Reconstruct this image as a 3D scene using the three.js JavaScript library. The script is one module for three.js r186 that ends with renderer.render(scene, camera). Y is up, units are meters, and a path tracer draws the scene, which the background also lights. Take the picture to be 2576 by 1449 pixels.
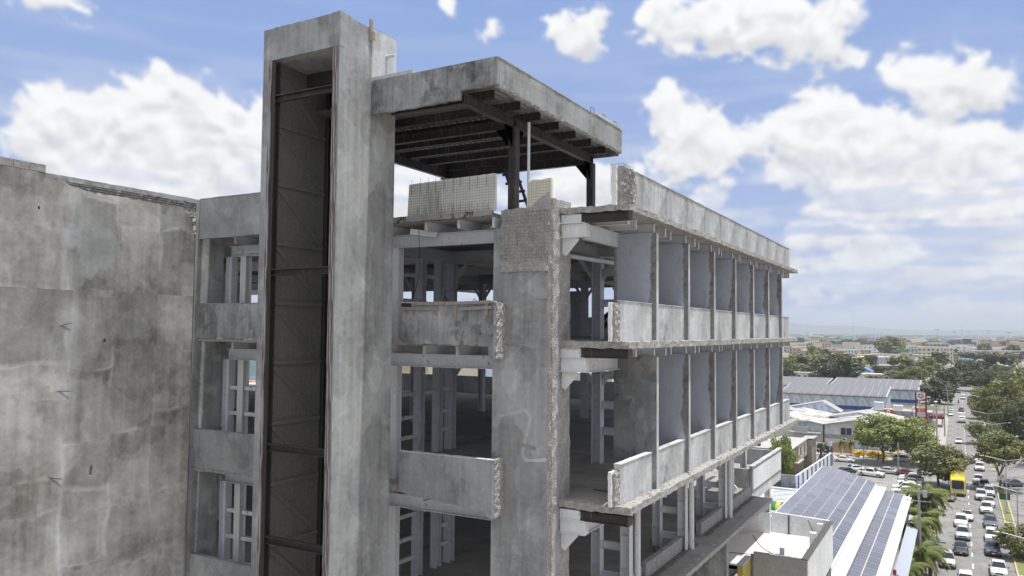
import * as THREE from 'three';
import { MarchingCubes } from 'three/addons/objects/MarchingCubes.js';
import { mergeGeometries } from 'three/addons/utils/BufferGeometryUtils.js';

// ---------------------------------------------------------------- camera, exposure
const DY = 3;                                   // building heights below are written 3 m lower than they stand
const scene = new THREE.Scene();
const camera = new THREE.PerspectiveCamera(40.06, 16 / 9, 0.3, 60000);
camera.position.set(0, 30, 0);
camera.rotation.order = 'YXZ';
camera.rotation.set(3.05 * Math.PI / 180, 29.43 * Math.PI / 180, 0.472 * Math.PI / 180);
const renderer = new THREE.WebGLRenderer({ antialias: true });
renderer.toneMapping = THREE.LinearToneMapping;
renderer.toneMappingExposure = 1.22;
renderer.shadowMap.enabled = true;

// ---------------------------------------------------------------- noise
function rng(seed) { let a = seed >>> 0; return () => { a = (a + 0x6D2B79F5) | 0; let t = Math.imul(a ^ (a >>> 15), 1 | a); t = (t + Math.imul(t ^ (t >>> 7), 61 | t)) ^ t; return ((t ^ (t >>> 14)) >>> 0) / 4294967296; }; }
const PERM = (() => { const r = rng(77), p = new Float32Array(65536); for (let i = 0; i < 65536; i++) p[i] = r(); return p; })();
const h2 = (x, y) => PERM[(Math.imul(x, 374761393) + Math.imul(y, 668265263) ^ Math.imul(x, y + 17) * 31) & 65535];
function vn(x, y, px, py) {                     // value noise, tiling after px, py cells
  let xi = Math.floor(x), yi = Math.floor(y); const fx = x - xi, fy = y - yi;
  const u = fx * fx * (3 - 2 * fx), v = fy * fy * (3 - 2 * fy);
  let x1 = xi + 1, y1 = yi + 1;
  if (px) { xi = ((xi % px) + px) % px; x1 = ((x1 % px) + px) % px; }
  if (py) { yi = ((yi % py) + py) % py; y1 = ((y1 % py) + py) % py; }
  const a = h2(xi, yi), b = h2(x1, yi), c = h2(xi, y1), d = h2(x1, y1);
  return a + (b - a) * u + (c - a) * v + (a - b - c + d) * u * v;
}
function fbm(x, y, oct, px, py) { let s = 0, a = 0.5, n = 0, f = 1; for (let i = 0; i < oct; i++) { s += a * vn(x * f + i * 19, y * f + i * 7, px ? px * f : 0, py ? py * f : 0); n += a; a *= 0.55; f *= 2; } return s / n; }
function vn3(x, y, z) { const zi = Math.floor(z), f = z - zi, w = f * f * (3 - 2 * f); const a = vn(x + zi * 37.3, y + zi * 11.7), b = vn(x + (zi + 1) * 37.3, y + (zi + 1) * 11.7); return a + (b - a) * w; }
const clamp = (x, a = 0, b = 1) => x < a ? a : x > b ? b : x;
const sst = (a, b, x) => { const t = clamp((x - a) / (b - a)); return t * t * (3 - 2 * t); };
const mix = (a, b, t) => a + (b - a) * t;

// ---------------------------------------------------------------- sky: air and clouds, one equirectangular map
const SUN = new THREE.Vector3(0.19, 1, -0.02).normalize();
const EXPO = 1.22;
{
  const W = 2048, H = 1024, data = new Float32Array(W * H * 4);
  // clouds as clusters of puffs: heading (deg, right of -z), elevation, radius (deg), flatness
  const puffs = [];
  const P = (px, py, r, w = 1) => {             // positions read off the photograph once, as angles
    const u = (px - 1288) / 1987, v = (724.5 - py) / 1987;
    const e = Math.atan2(v * Math.cos(0.0532) + Math.sin(0.0532), Math.hypot(u, Math.cos(0.0532) - v * Math.sin(0.0532)));
    puffs.push([-29.43 + Math.atan2(u, Math.cos(0.0532)) * 57.296, e * 57.296, r / 1987 * 57.3 * .94, w]);
  };
  // left cumulus
  [[405, 235, 70], [120, 305, 75], [60, 330, 60], [190, 330, 90], [300, 330, 95], [440, 290, 95], [420, 380, 130], [560, 370, 90], [650, 330, 85], [720, 400, 120], [250, 430, 150], [560, 480, 160], [100, 400, 60], [330, 520, 150], [760, 520, 160], [140, 20, 60], [60, 0, 40]].forEach(a => P(...a));
  // behind the canopy and low in the middle
  [[1000, 470, 80], [1090, 480, 80], [1180, 500, 80], [1430, 480, 75], [1500, 440, 55], [1400, 560, 120], [1000, 600, 140], [1200, 640, 160], [1530, 480, 60]].forEach(a => P(...a));
  // top centre and top right
  [[1430, 85, 50], [1470, 105, 45], [1390, 70, 34], [1500, 70, 36], [1230, 70, 34, .8], [1110, 10, 34, .8], [1520, 20, 36], [1640, 60, 55], [1720, 70, 75], [1800, 40, 80], [1880, 60, 80], [1960, 70, 75], [2050, 70, 75], [2110, 30, 60], [2110, 130, 50], [1930, 10, 70], [1660, 20, 40], [2170, 140, 32, .8]].forEach(a => P(...a));
  [[2290, 170, 48], [2380, 170, 55], [2460, 185, 60], [2420, 240, 60], [2350, 225, 45], [2510, 220, 40]].forEach(a => P(...a));
  // right bank
  [[1680, 235, 45], [1660, 280, 48], [1720, 300, 65], [1790, 320, 60], [1700, 380, 60], [1800, 400, 60], [1870, 350, 60], [1960, 310, 55], [2065, 265, 60], [2090, 320, 90], [2000, 380, 85], [2180, 330, 70], [2280, 320, 65], [2250, 400, 110], [2100, 440, 110], [2370, 400, 100], [2470, 440, 110], [2560, 480, 110], [2640, 430, 120], [2480, 340, 50], [2170, 540, 100], [2330, 560, 130], [2500, 600, 130], [1600, 430, 45], [1700, 450, 50], [1640, 520, 60], [1750, 540, 60], [2050, 600, 60], [2220, 680, 100], [2420, 720, 110], [2580, 700, 120], [1800, 480, 50], [2120, 700, 60], [2700, 560, 160], [2010, 700, 60]].forEach(a => P(...a, a[3] || 1));
  const nView = puffs.length, r = rng(5);
  for (let c = 0; c < 260; c++) {               // the same kind of sky all round
    const hh = r() * 360 - 180, e = 3 + 75 * Math.pow(r(), 1.35), n = 5 + Math.floor(r() * 9);
    if (Math.abs(((hh + 29.43 + 540) % 360) - 180) < 45 && e < 30) continue;
    const sz = (1.6 + 1.6 * r()) * (1 + e / 60);
    for (let k = 0; k < n; k++) puffs.push([hh + (r() - .5) * 12 * (1 + e / 50), e + (r() - .4) * 5, sz * (.6 + r()), 1]);
  }
  // puff lookup by heading and elevation
  const bins = Array.from({ length: 360 * 64 }, () => []);
  for (const p of puffs) {
    const e0 = Math.max(0, Math.floor((p[1] - p[2] * 1.71) / 1.5)), e1 = Math.min(63, Math.floor((p[1] + p[2] * 1.71) / 1.5));
    for (let q = e0; q <= e1; q++) { const c = Math.max(.1, Math.cos(Math.min(88, q * 1.5 + 1.5) / 57.3)), s = Math.min(179, Math.ceil(p[2] * 1.71 / c) + 1); for (let k = -s; k <= s; k++) bins[(((Math.floor(p[0]) + k) % 360 + 360) % 360) * 64 + q].push(p); }
  }
  const field = (hh, e) => {
    const b = bins[(((Math.floor(hh)) % 360 + 360) % 360) * 64 + clamp(Math.floor(e / 1.5), 0, 63)]; let s = 0; const ce = Math.cos(e / 57.3);
    for (const p of b) { let dx = hh - p[0]; if (dx > 180) dx -= 360; else if (dx < -180) dx += 360; dx *= ce; const dy = (e - p[1]) * (e < p[1] ? 1.15 : 1); const q = (dx * dx + dy * dy) / (p[2] * p[2]); if (q < 2.9) { const t = 1 - q / 2.9; s += p[3] * t * t * t; } }
    return Math.min(s, 1.6);
  };
  const skyCol = e => { const t = clamp(e / 42), t2 = Math.pow(t, .55); return [mix(.58, .150, t2), mix(.67, .300, t2), mix(.86, .70, t2)]; };
  for (let j = 0; j < H; j++) {
    const e = ((j + .5) / H - .5) * 180;
    for (let i = 0; i < W; i++) {
      const phi = ((i + .5) / W - .5) * 2 * Math.PI, x = Math.cos(phi), z = Math.sin(phi);
      const hh = Math.atan2(x, -z) * 57.2958, o = (j * W + i) * 4;
      if (e < -1.5) { data[o] = .30; data[o + 1] = .31; data[o + 2] = .33; data[o + 3] = 1; continue; }
      const ee = Math.max(e, 0); let c = skyCol(ee);
      const ce = Math.max(.2, Math.cos(ee / 57.3)), hx = hh * ce;
      const w1 = fbm(hx * .35 + 40, ee * .42 + 9, 3) - .5, w2 = fbm(hx * .35 + 90, ee * .42 + 51, 3) - .5, f = field(hh + w1 * 1.6, ee + w2 * 1.3);
      let al = 0;
      if (f > .01) {
        const qx = hx + w1 * 2.2, qy = ee + w2 * 1.8;
        const fine = (x0, y0) => fbm(x0 * .85 + 11, y0 * 1.05 + 31, 6) - .5;
        const n = fine(qx, qy), d = f + n * 2.1 - .34;
        al = sst(-.12, .46, d) * sst(.01, .14, f) * mix(1, .25 + .75 * sst(.36, .56, fbm(hx * .22 + 60, ee * 1.3 + 8, 4)), sst(13, 6, ee));
        const up = field(hh + w1 * 1.6, ee + w2 * 1.3 + .9) + fine(qx + .2, qy + .7) * 2.1 - .34;
        const rel = clamp((d - up) * .85 + .55, 0, 1), body = fbm(qx * .7 + 70, qy * 1.1 + 12, 4) - .5;
        const br = clamp(mix(.76, .985, rel) + n * .10 + body * .18, .6, 1), gr = 1 - br, cc = [br - gr * .06, br - gr * .02, br + gr * .10], hz = sst(9, 1, ee);
        for (let k = 0; k < 3; k++) c[k] = mix(c[k], mix(cc[k], [.76, .80, .87][k], hz * .6), al * mix(1, .88, hz));
      }
      const low = sst(20, 5, ee), layer = sst(.40, .66, fbm(hx * .11 + 5 + w1 * .5, ee * .85 + 3, 4)) * (.12 + .46 * low) * sst(36, 10, ee) * (1 - al * .8);   // thin high streaks, thicker towards the horizon
      for (let k = 0; k < 3; k++) data[o + k] = mix(c[k], [.85, .875, .91][k], layer) / EXPO;
      data[o + 3] = 1;
    }
  }
  const t = new THREE.DataTexture(data, W, H, THREE.RGBAFormat, THREE.FloatType);
  t.mapping = THREE.EquirectangularReflectionMapping; t.magFilter = THREE.LinearFilter; t.minFilter = THREE.LinearFilter; t.colorSpace = THREE.LinearSRGBColorSpace; t.needsUpdate = true;
  scene.background = t; scene.environment = t;
}
const sun = new THREE.DirectionalLight(new THREE.Color(1, 0.965, 0.90), 4.2);
sun.position.copy(SUN).multiplyScalar(400).add(new THREE.Vector3(-10, 0, -120)); sun.target.position.set(-10, 0, -120);
sun.castShadow = true; sun.shadow.mapSize.set(4096, 4096);
Object.assign(sun.shadow.camera, { left: -300, right: 300, top: 300, bottom: -300, near: 1, far: 900 });
scene.add(sun, sun.target);
scene.fog = new THREE.FogExp2(new THREE.Color(0.72, 0.80, 0.93), 0.00013);

// ---------------------------------------------------------------- helpers: things and parts
const used = new Map();
function numbered(n) { const k = used.get(n) || 0; used.set(n, k + 1); return k ? n + '_' + String(k).padStart(3, '0') : n; }
function meta(o, label, category, group, kind) { if (label) o.userData.label = label; if (category) o.userData.category = category; if (group) o.userData.group = group; if (kind) o.userData.kind = kind; return o; }
const base = new WeakMap();
function thing(name, label, category, [x, y, z], group, turn = 0) { const g = new THREE.Group(); g.name = numbered(name); g.position.set(x, y, z); g.rotation.y = turn; scene.add(g); base.set(g, [x, y, z]); return meta(g, label, category, group); }
function metreUV(g) {                           // texture coordinates in metres on every face
  if (g.index) g = g.toNonIndexed();
  const p = g.attributes.position, n = g.attributes.normal, uv = new Float32Array(p.count * 2);
  for (let i = 0; i < p.count; i++) {
    const ax = Math.abs(n.getX(i)), ay = Math.abs(n.getY(i)), az = Math.abs(n.getZ(i)), x = p.getX(i), y = p.getY(i), z = p.getZ(i);
    if (ay > ax && ay > az) { uv[2 * i] = x; uv[2 * i + 1] = z; } else if (ax > az) { uv[2 * i] = z; uv[2 * i + 1] = y; } else { uv[2 * i] = x; uv[2 * i + 1] = y; }
  }
  g.setAttribute('uv', new THREE.BufferAttribute(uv, 2)); return g;
}
function clean(g) { if (g.index) g = g.toNonIndexed(); for (const k of Object.keys(g.attributes)) if (!['position', 'normal', 'uv', 'color'].includes(k)) g.deleteAttribute(k); return g; }
function merge(list) { if (!Array.isArray(list)) return clean(list); list = list.map(clean); const c = list.some(g => g.attributes.color); if (c) for (const g of list) if (!g.attributes.color) g.setAttribute('color', new THREE.BufferAttribute(new Float32Array(g.attributes.position.count * 3).fill(1), 3)); return list.length === 1 ? list[0] : mergeGeometries(list); }
function part(parent, name, geo, mat, opt = {}) { // geometry in world coordinates (building heights shifted by DY); opt.local: in the parent's own
  let g = merge(geo); if (!opt.keepUV) g = metreUV(g);
  const m = new THREE.Mesh(g, mat); m.name = name;
  if (parent === scene) { m.name = numbered(name); }
  else if (!opt.local) { const b = base.get(parent) || [0, 0, 0]; g.translate(-b[0], -b[1] + (opt.world ? 0 : DY), -b[2]); base.set(m, [0, -DY, 0].map((v, i) => b[i])); }
  parent.add(m); if (opt.label) m.userData.label = opt.label; if (opt.kind) m.userData.kind = opt.kind;
  m.castShadow = m.receiveShadow = true; return m;
}
function single(name, geo, mat, label, category, pos, group, kind, keepUV) { let g = merge(geo); if (!keepUV) g = metreUV(g); const m = new THREE.Mesh(g, mat); m.name = numbered(name); if (pos) { g.translate(-pos[0], -pos[1], -pos[2]); m.position.set(...pos); } scene.add(m); m.castShadow = m.receiveShadow = true; return meta(m, label, category, group, kind); }
function copyOf(o, label, pos, turn = 0) { const c = o.clone(); c.name = numbered(o.name.replace(/_\d{3}$/, '')); scene.add(c); c.userData = { ...o.userData }; if (label) c.userData.label = label; c.position.set(...pos); c.rotation.y = turn; return c; }
// shapes
function box(x0, x1, y0, y1, z0, z1) { const g = new THREE.BoxGeometry(Math.abs(x1 - x0), Math.abs(y1 - y0), Math.abs(z1 - z0)); g.translate((x0 + x1) / 2, (y0 + y1) / 2, (z0 + z1) / 2); return g; }
function bar(a, b, w, h, up = [0, 1, 0]) {      // a box of section w x h from a to b
  const A = new THREE.Vector3(...a), B = new THREE.Vector3(...b), d = B.clone().sub(A), L = d.length(); d.normalize();
  const s = new THREE.Vector3().crossVectors(new THREE.Vector3(...up), d); if (s.length() < 1e-4) s.set(1, 0, 0); s.normalize(); const u = new THREE.Vector3().crossVectors(d, s);
  const g = new THREE.BoxGeometry(w, h, L); g.applyMatrix4(new THREE.Matrix4().makeBasis(s, u, d).setPosition(A.add(B).multiplyScalar(.5))); return g;
}
function rod(a, b, r0, r1 = r0, seg = 8) { const A = new THREE.Vector3(...a), B = new THREE.Vector3(...b), d = B.clone().sub(A), L = d.length(); const g = new THREE.CylinderGeometry(r1, r0, L, seg); g.applyQuaternion(new THREE.Quaternion().setFromUnitVectors(new THREE.Vector3(0, 1, 0), d.normalize())); g.translate(...A.add(B).multiplyScalar(.5).toArray()); return g; }
function tube(pts, r, seg = 24, rad = 5) { return new THREE.TubeGeometry(new THREE.CatmullRomCurve3(pts.map(p => new THREE.Vector3(...p))), seg, r, rad); }
function rough(x0, x1, y0, y1, z0, z1, cell, amp, keep = {}, seed = 0) { // a box whose faces are broken up by noise; keep.{x0,x1,y0,y1,z0,z1}: faces that stay flat
  const n = (a, b) => Math.max(1, Math.min(160, Math.round(Math.abs(b - a) / cell)));
  const g = new THREE.BoxGeometry(x1 - x0, y1 - y0, z1 - z0, n(x0, x1), n(y0, y1), n(z0, z1)); g.translate((x0 + x1) / 2, (y0 + y1) / 2, (z0 + z1) / 2);
  const p = g.attributes.position, e = 1e-4;
  for (let i = 0; i < p.count; i++) {
    const x = p.getX(i), y = p.getY(i), z = p.getZ(i), k = 1 / (cell * 1.6);
    const nn = s => (vn3(x * k + s + seed, y * k + s * 2.1, z * k - s) - .5) * 2 * amp;
    const onx0 = Math.abs(x - x0) < e, onx1 = Math.abs(x - x1) < e, ony0 = Math.abs(y - y0) < e, ony1 = Math.abs(y - y1) < e, onz0 = Math.abs(z - z0) < e, onz1 = Math.abs(z - z1) < e;
    if ((onx0 && !keep.x0) || (onx1 && !keep.x1)) p.setX(i, x + nn(3));
    if ((ony0 && !keep.y0) || (ony1 && !keep.y1)) p.setY(i, y + nn(17) * (keep.yk || 1));
    if ((onz0 && !keep.z0) || (onz1 && !keep.z1)) p.setZ(i, z + nn(41));
  }
  g.computeVertexNormals(); const q = g.toNonIndexed(); if (!keep.smooth) q.computeVertexNormals(); return q;
}
function poly(pts, thick, place) {              // polygon in (u,v) pulled to thickness, then placed by a matrix of axes u,v,w and an origin
  const s = new THREE.Shape(pts.map(p => new THREE.Vector2(...p))); const g = new THREE.ExtrudeGeometry(s, { depth: thick, bevelEnabled: false });
  const [U, V, Wv, O] = place; g.applyMatrix4(new THREE.Matrix4().makeBasis(new THREE.Vector3(...U), new THREE.Vector3(...V), new THREE.Vector3(...Wv)).setPosition(new THREE.Vector3(...O))); return g;
}
// rolled sections along an axis: 'x','y' or 'z'; section depth h, flange width b
function ibeam(axis, a, b, c1, c2, h, w, tf = .018, tw = .014) { // x: c=(yTop,z)  z: c=(yTop,x)
  const o = [];
  if (axis === 'x') { o.push(box(a, b, c1 - tf, c1, c2 - w / 2, c2 + w / 2), box(a, b, c1 - h, c1 - h + tf, c2 - w / 2, c2 + w / 2), box(a, b, c1 - h + tf, c1 - tf, c2 - tw / 2, c2 + tw / 2)); }
  else { o.push(box(c2 - w / 2, c2 + w / 2, c1 - tf, c1, a, b), box(c2 - w / 2, c2 + w / 2, c1 - h, c1 - h + tf, a, b), box(c2 - tw / 2, c2 + tw / 2, c1 - h + tf, c1 - tf, a, b)); }
  return o;
}
function hcol(x, z, y0, y1, s = .3, flange = 'x', stiff = 1.05) { // H column; flange 'x': flange plates face +-x, 'z': they face +-z
  const t = .022, o = [], w = s / 2;
  if (flange === 'x') { o.push(box(x - w, x - w + t, y0, y1, z - w, z + w), box(x + w - t, x + w, y0, y1, z - w, z + w), box(x - w + t, x + w - t, y0, y1, z - .01, z + .01)); }
  else { o.push(box(x - w, x + w, y0, y1, z - w, z - w + t), box(x - w, x + w, y0, y1, z + w - t, z + w), box(x - .01, x + .01, y0, y1, z - w + t, z + w - t)); }
  if (stiff) for (let y = y0 + .75; y < y1 - .3; y += stiff) o.push(flange === 'x' ? box(x - w + t, x + w - t, y, y + .014, z - w + .015, z + w - .015) : box(x - w + .015, x + w - .015, y, y + .014, z - w + t, z + w - t));
  return o;
}
// ---------------------------------------------------------------- materials
function tex(w, h, fn, rep = [1, 1], srgb = true) {
  const d = new Uint8Array(w * h * 4), c = [0, 0, 0];
  for (let j = 0; j < h; j++) for (let i = 0; i < w; i++) { fn(i / w, j / h, c, i, j); const o = (j * w + i) * 4; d[o] = clamp(c[0]) * 255; d[o + 1] = clamp(c[1]) * 255; d[o + 2] = clamp(c[2]) * 255; d[o + 3] = 255; }
  const t = new THREE.DataTexture(d, w, h); t.wrapS = t.wrapT = THREE.RepeatWrapping; t.magFilter = THREE.LinearFilter; t.minFilter = THREE.LinearMipmapLinearFilter; t.generateMipmaps = true;
  t.repeat.set(...rep); if (srgb) t.colorSpace = THREE.SRGBColorSpace; t.needsUpdate = true; return t;
}
const enc = l => Math.pow(clamp(l), 1 / 2.2);   // linear -> stored value
const grey = (c, l, warm = 0) => { c[0] = enc(l * (1 + warm)); c[1] = enc(l); c[2] = enc(l * (1 - warm)); };
const std = (o) => new THREE.MeshStandardMaterial({ roughness: .9, ...o });
// fine relief shared by the plaster
const bumpPlaster = tex(512, 512, (u, v, c) => { const k = fbm(u * 24, v * 24, 5, 24, 24) * .7 + fbm(u * 4, v * 4, 3, 4, 4) * .3; c[0] = c[1] = c[2] = k; }, [1 / 1.6, 1 / 1.6], false);
const bumpRough = tex(512, 512, (u, v, c) => {  // render thrown over welded wire: lumps and the wire's grid
  const g = Math.min(Math.abs(((u * 14) % 1) - .5), Math.abs(((v * 14) % 1) - .5)), lump = fbm(u * 30, v * 30, 4, 30, 30), big = fbm(u * 8, v * 8, 3, 8, 8);
  c[0] = c[1] = c[2] = clamp(.15 + lump * .6 + big * .35 + (g > .42 && lump > .42 ? .12 : 0));
}, [1, 1], false);
function plaster(seed, l, o = {}) {             // trowelled plaster: day patches, blotches with an outline, pale joints, runs, grain
  const { streak = .5, warm = .006, patch = .35, dark = .0, size = 5, res = 512 } = o;
  return tex(res, res, (u, v, c) => {
    const big = fbm(u * 4 + seed, v * 4 + seed * 1.7, 4, 4, 4), pw = fbm(u * 11 + seed, v * 9, 4, 11, 9), q = fbm(u * 6 + seed * 2.3, v * 5 + 3, 5, 6, 5), q2 = fbm(u * 9 + 40 + seed, v * 7 + seed, 5, 9, 7);
    const cell = fbm(u * 3 + 9 + seed + pw * .45, v * 3 + pw * .45, 2, 3, 3);
    const st = fbm(u * 46 + seed * 3, v * 3 + seed, 4, 46, 3), st2 = fbm(u * 17 + seed, v * 2, 3, 17, 2), grain = h2((u * res) | 0, ((v * res) | 0) + seed * 91) - .5, mid = fbm(u * 60, v * 60 + seed, 3, 60, 60) - .5;
    const joint = sst(.010, .003, Math.abs(cell - .5)) * sst(.45, .6, pw), blot = sst(.53, .575, q), pale = sst(.56, .61, q2) * sst(.42, .52, pw);
    let k = 1 + (big - .5) * patch * 1.9 + (cell > .5 ? .10 : -.06) * patch * 1.6 + joint * .30 * patch + (st - .5) * streak * .50 - (sst(.52, .75, st2) * sst(.45, .7, st)) * .30 * streak + mid * .26 + grain * .12 - blot * .42 * patch + pale * .42 * patch - dark * sst(.5, .7, pw);
    grey(c, l * Math.max(k, .25), warm * (big > .5 ? 1 : -.7) + (pw - .5) * .03 - .036 + blot * .012);
  }, [1 / size, 1 / size]);
}
const mat = {};
mat.plaster = std({ map: plaster(1, .34, { patch: .4 }), bumpMap: bumpPlaster, bumpScale: .006 });
mat.plasterTower = std({ map: plaster(7, .345, { streak: .9, patch: .42, size: 6 }), bumpMap: bumpPlaster, bumpScale: .004 });
mat.weathered = std({ map: plaster(3, .345, { streak: 1.3, patch: .5, dark: .05, size: 4 }), bumpMap: bumpPlaster, bumpScale: .014 });
mat.plasterLight = std({ map: plaster(5, .49, { streak: 1.0, patch: .42, warm: .004, size: 4 }), bumpMap: bumpPlaster, bumpScale: .003 });
mat.plasterNew = std({ map: plaster(9, .52, { streak: .6, patch: .3, size: 4 }), bumpMap: bumpPlaster, bumpScale: .003 });
mat.fascia = std({ map: plaster(11, .31, { streak: 1.1, patch: .52, warm: .01, dark: .26, size: 3.2 }), bumpMap: bumpPlaster, bumpScale: .016 });
mat.rough = std({ map: tex(512, 512, (u, v, c) => { const lump = fbm(u * 30, v * 30, 4, 30, 30), big = fbm(u * 6, v * 6, 3, 6, 6), g = Math.min(Math.abs(((u * 14) % 1) - .5), Math.abs(((v * 14) % 1) - .5)); grey(c, (.16 + .30 * lump + .14 * big) * (g > .455 && lump > .47 ? .7 : 1), .012); }), bumpMap: bumpRough, bumpScale: .05, roughness: 1 });
mat.stained = std({ map: tex(512, 512, (u, v, c) => { const a = fbm(u * 9, v * 9, 5, 9, 9), b = fbm(u * 26 + 4, v * 26, 3, 26, 26), m = sst(.46, .54, a) * sst(.36, .5, b); c[0] = enc(mix(.34, .085, m) + (b - .5) * .08); c[1] = enc(mix(.335, .078, m) + (b - .5) * .08); c[2] = enc(mix(.33, .07, m) + (b - .5) * .08); }, [1 / 2.2, 1 / 2.2]), bumpMap: bumpRough, bumpScale: .03, roughness: 1 });
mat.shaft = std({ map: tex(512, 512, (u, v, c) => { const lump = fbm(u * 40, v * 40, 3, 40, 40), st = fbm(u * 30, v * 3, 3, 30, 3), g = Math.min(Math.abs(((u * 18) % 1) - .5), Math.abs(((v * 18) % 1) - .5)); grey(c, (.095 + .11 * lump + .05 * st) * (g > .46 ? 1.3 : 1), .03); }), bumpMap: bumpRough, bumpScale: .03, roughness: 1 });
mat.slabEdge = std({ map: tex(512, 512, (u, v, c) => { const k = fbm(u * 20, v * 20, 4, 20, 20), s = fbm(u * 70, v * 70, 2, 70, 70); grey(c, .34 + .22 * (k - .5) + .24 * (s - .5), .018); }, [1 / 1.5, 1 / 1.5]), bumpMap: bumpRough, bumpScale: .02, roughness: 1 });
mat.floor = std({ map: tex(512, 512, (u, v, c) => { const a = fbm(u * 6, v * 6, 5, 6, 6), b = fbm(u * 30 + 5, v * 30, 3, 30, 30), s = fbm(u * 4, v * 40, 3, 4, 40), g = h2((u * 512) | 0, (v * 512) | 0) - .5; grey(c, .31 + .14 * (a - .5) + .05 * (b - .5) + .05 * (s - .5) + .02 * g - .06 * sst(.6, .75, fbm(u * 9 + 3, v * 7, 4, 9, 7)), .03); }, [1 / 7, 1 / 7]), bumpMap: bumpPlaster, bumpScale: .006, roughness: .95 });
mat.roofTop = std({ map: tex(512, 512, (u, v, c) => { const a = fbm(u * 6, v * 6, 5, 6, 6); grey(c, .40 + .16 * (a - .5), .02); }, [1 / 5, 1 / 5]) });
const paintTex = (l, b, rust, seed) => tex(512, 512, (u, v, c) => {
  const a = fbm(u * 7 + seed, v * 7, 4, 7, 7), s = fbm(u * 50, v * 5 + seed, 3, 50, 5), sp = fbm(u * 40 + seed, v * 40, 3, 40, 40);
  const k = l * (1 + (a - .5) * .22 + (s - .5) * .16); let R = k * (1 - b * .5), G = k, Bc = k * (1 + b);
  const q = sst(.70, .76, sp) * sst(.45, .6, a) * rust; R = mix(R, .09, q); G = mix(G, .055, q); Bc = mix(Bc, .045, q); c[0] = enc(R); c[1] = enc(G); c[2] = enc(Bc);
}, [1 / 2, 1 / 2]);
mat.steel = std({ map: paintTex(.70, .07, .75, 1), roughness: .55 });
mat.steelWhite = std({ map: paintTex(.74, .03, 1, 4), roughness: .5 });
mat.steelGrey = std({ map: paintTex(.68, .07, .6, 8), roughness: .6 });
mat.brown = std({ map: tex(512, 512, (u, v, c) => { const a = fbm(u * 8, v * 8, 4, 8, 8), s = fbm(u * 40, v * 3, 4, 40, 3), q = sst(.68, .78, s) * .6; const k = .020 + .026 * a; c[0] = enc(mix(k * 1.12, .20, q)); c[1] = enc(mix(k * .92, .18, q)); c[2] = enc(mix(k * .92, .17, q)); }, [1 / 2, 1 / 2]), roughness: .7 });
mat.brownPost = std({ map: tex(256, 512, (u, v, c) => { const a = fbm(u * 8, v * 8, 4, 8, 8), s = sst(.40, .56, fbm(u * 22, v * 3, 5, 22, 3)), k = .06 + .08 * a, l = .36 + .2 * (a - .5); c[0] = enc(mix(k * 1.25, l, s)); c[1] = enc(mix(k * .95, l * .985, s)); c[2] = enc(mix(k * .95, l * 1.01, s)); }, [1 / .7, 1 / 2.4]), roughness: .75 });
mat.deck = std({ color: new THREE.Color(.30, .31, .32), roughness: .42, metalness: .55 });
mat.foam = std({ map: tex(256, 256, (u, v, c) => { const a = fbm(u * 6, v * 6, 4, 6, 6), r = Math.abs(((u * 12) % 1) - .5); const k = .72 + .10 * (a - .5) + .08 * (r - .25); c[0] = enc(k * .99); c[1] = enc(k * .985); c[2] = enc(k * .84); }), roughness: .95 });
mat.foamPale = std({ map: mat.foam.map, color: new THREE.Color(.98, 1, 1.13), roughness: .95 });
mat.foamWhite = std({ map: tex(256, 256, (u, v, c) => { const a = fbm(u * 26, v * 26, 3, 26, 26); grey(c, .78 + .14 * (a - .5)); }), bumpMap: bumpPlaster, bumpScale: .02 });
mat.wire = std({ color: new THREE.Color(.11, .10, .095), roughness: .7 });
mat.rebar = std({ color: new THREE.Color(.035, .03, .028), roughness: .8 });
mat.wood = std({ map: tex(256, 512, (u, v, c) => { const g = fbm(u * 30, v * 3, 4, 30, 3), a = fbm(u * 4, v * 4, 3, 4, 4), k = .30 + .16 * (g - .5) + .12 * (a - .5); c[0] = enc(k * 1.08); c[1] = enc(k * .97); c[2] = enc(k * .86); }, [1 / .3, 1 / 1.2]) });
mat.woodDark = std({ color: new THREE.Color(.07, .05, .04), roughness: .85 });
mat.pvc = std({ color: new THREE.Color(.55, .57, .60), roughness: .4 });
mat.black = std({ color: new THREE.Color(.02, .02, .022), roughness: .6 });
mat.block = std({ map: tex(256, 256, (u, v, c) => { const s = fbm(u * 40, v * 40, 3, 40, 40), a = fbm(u * 5, v * 5, 3, 5, 5); grey(c, .30 + .2 * (s - .5) + .12 * (a - .5), .03); }), bumpMap: bumpRough, bumpScale: .015 });
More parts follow.
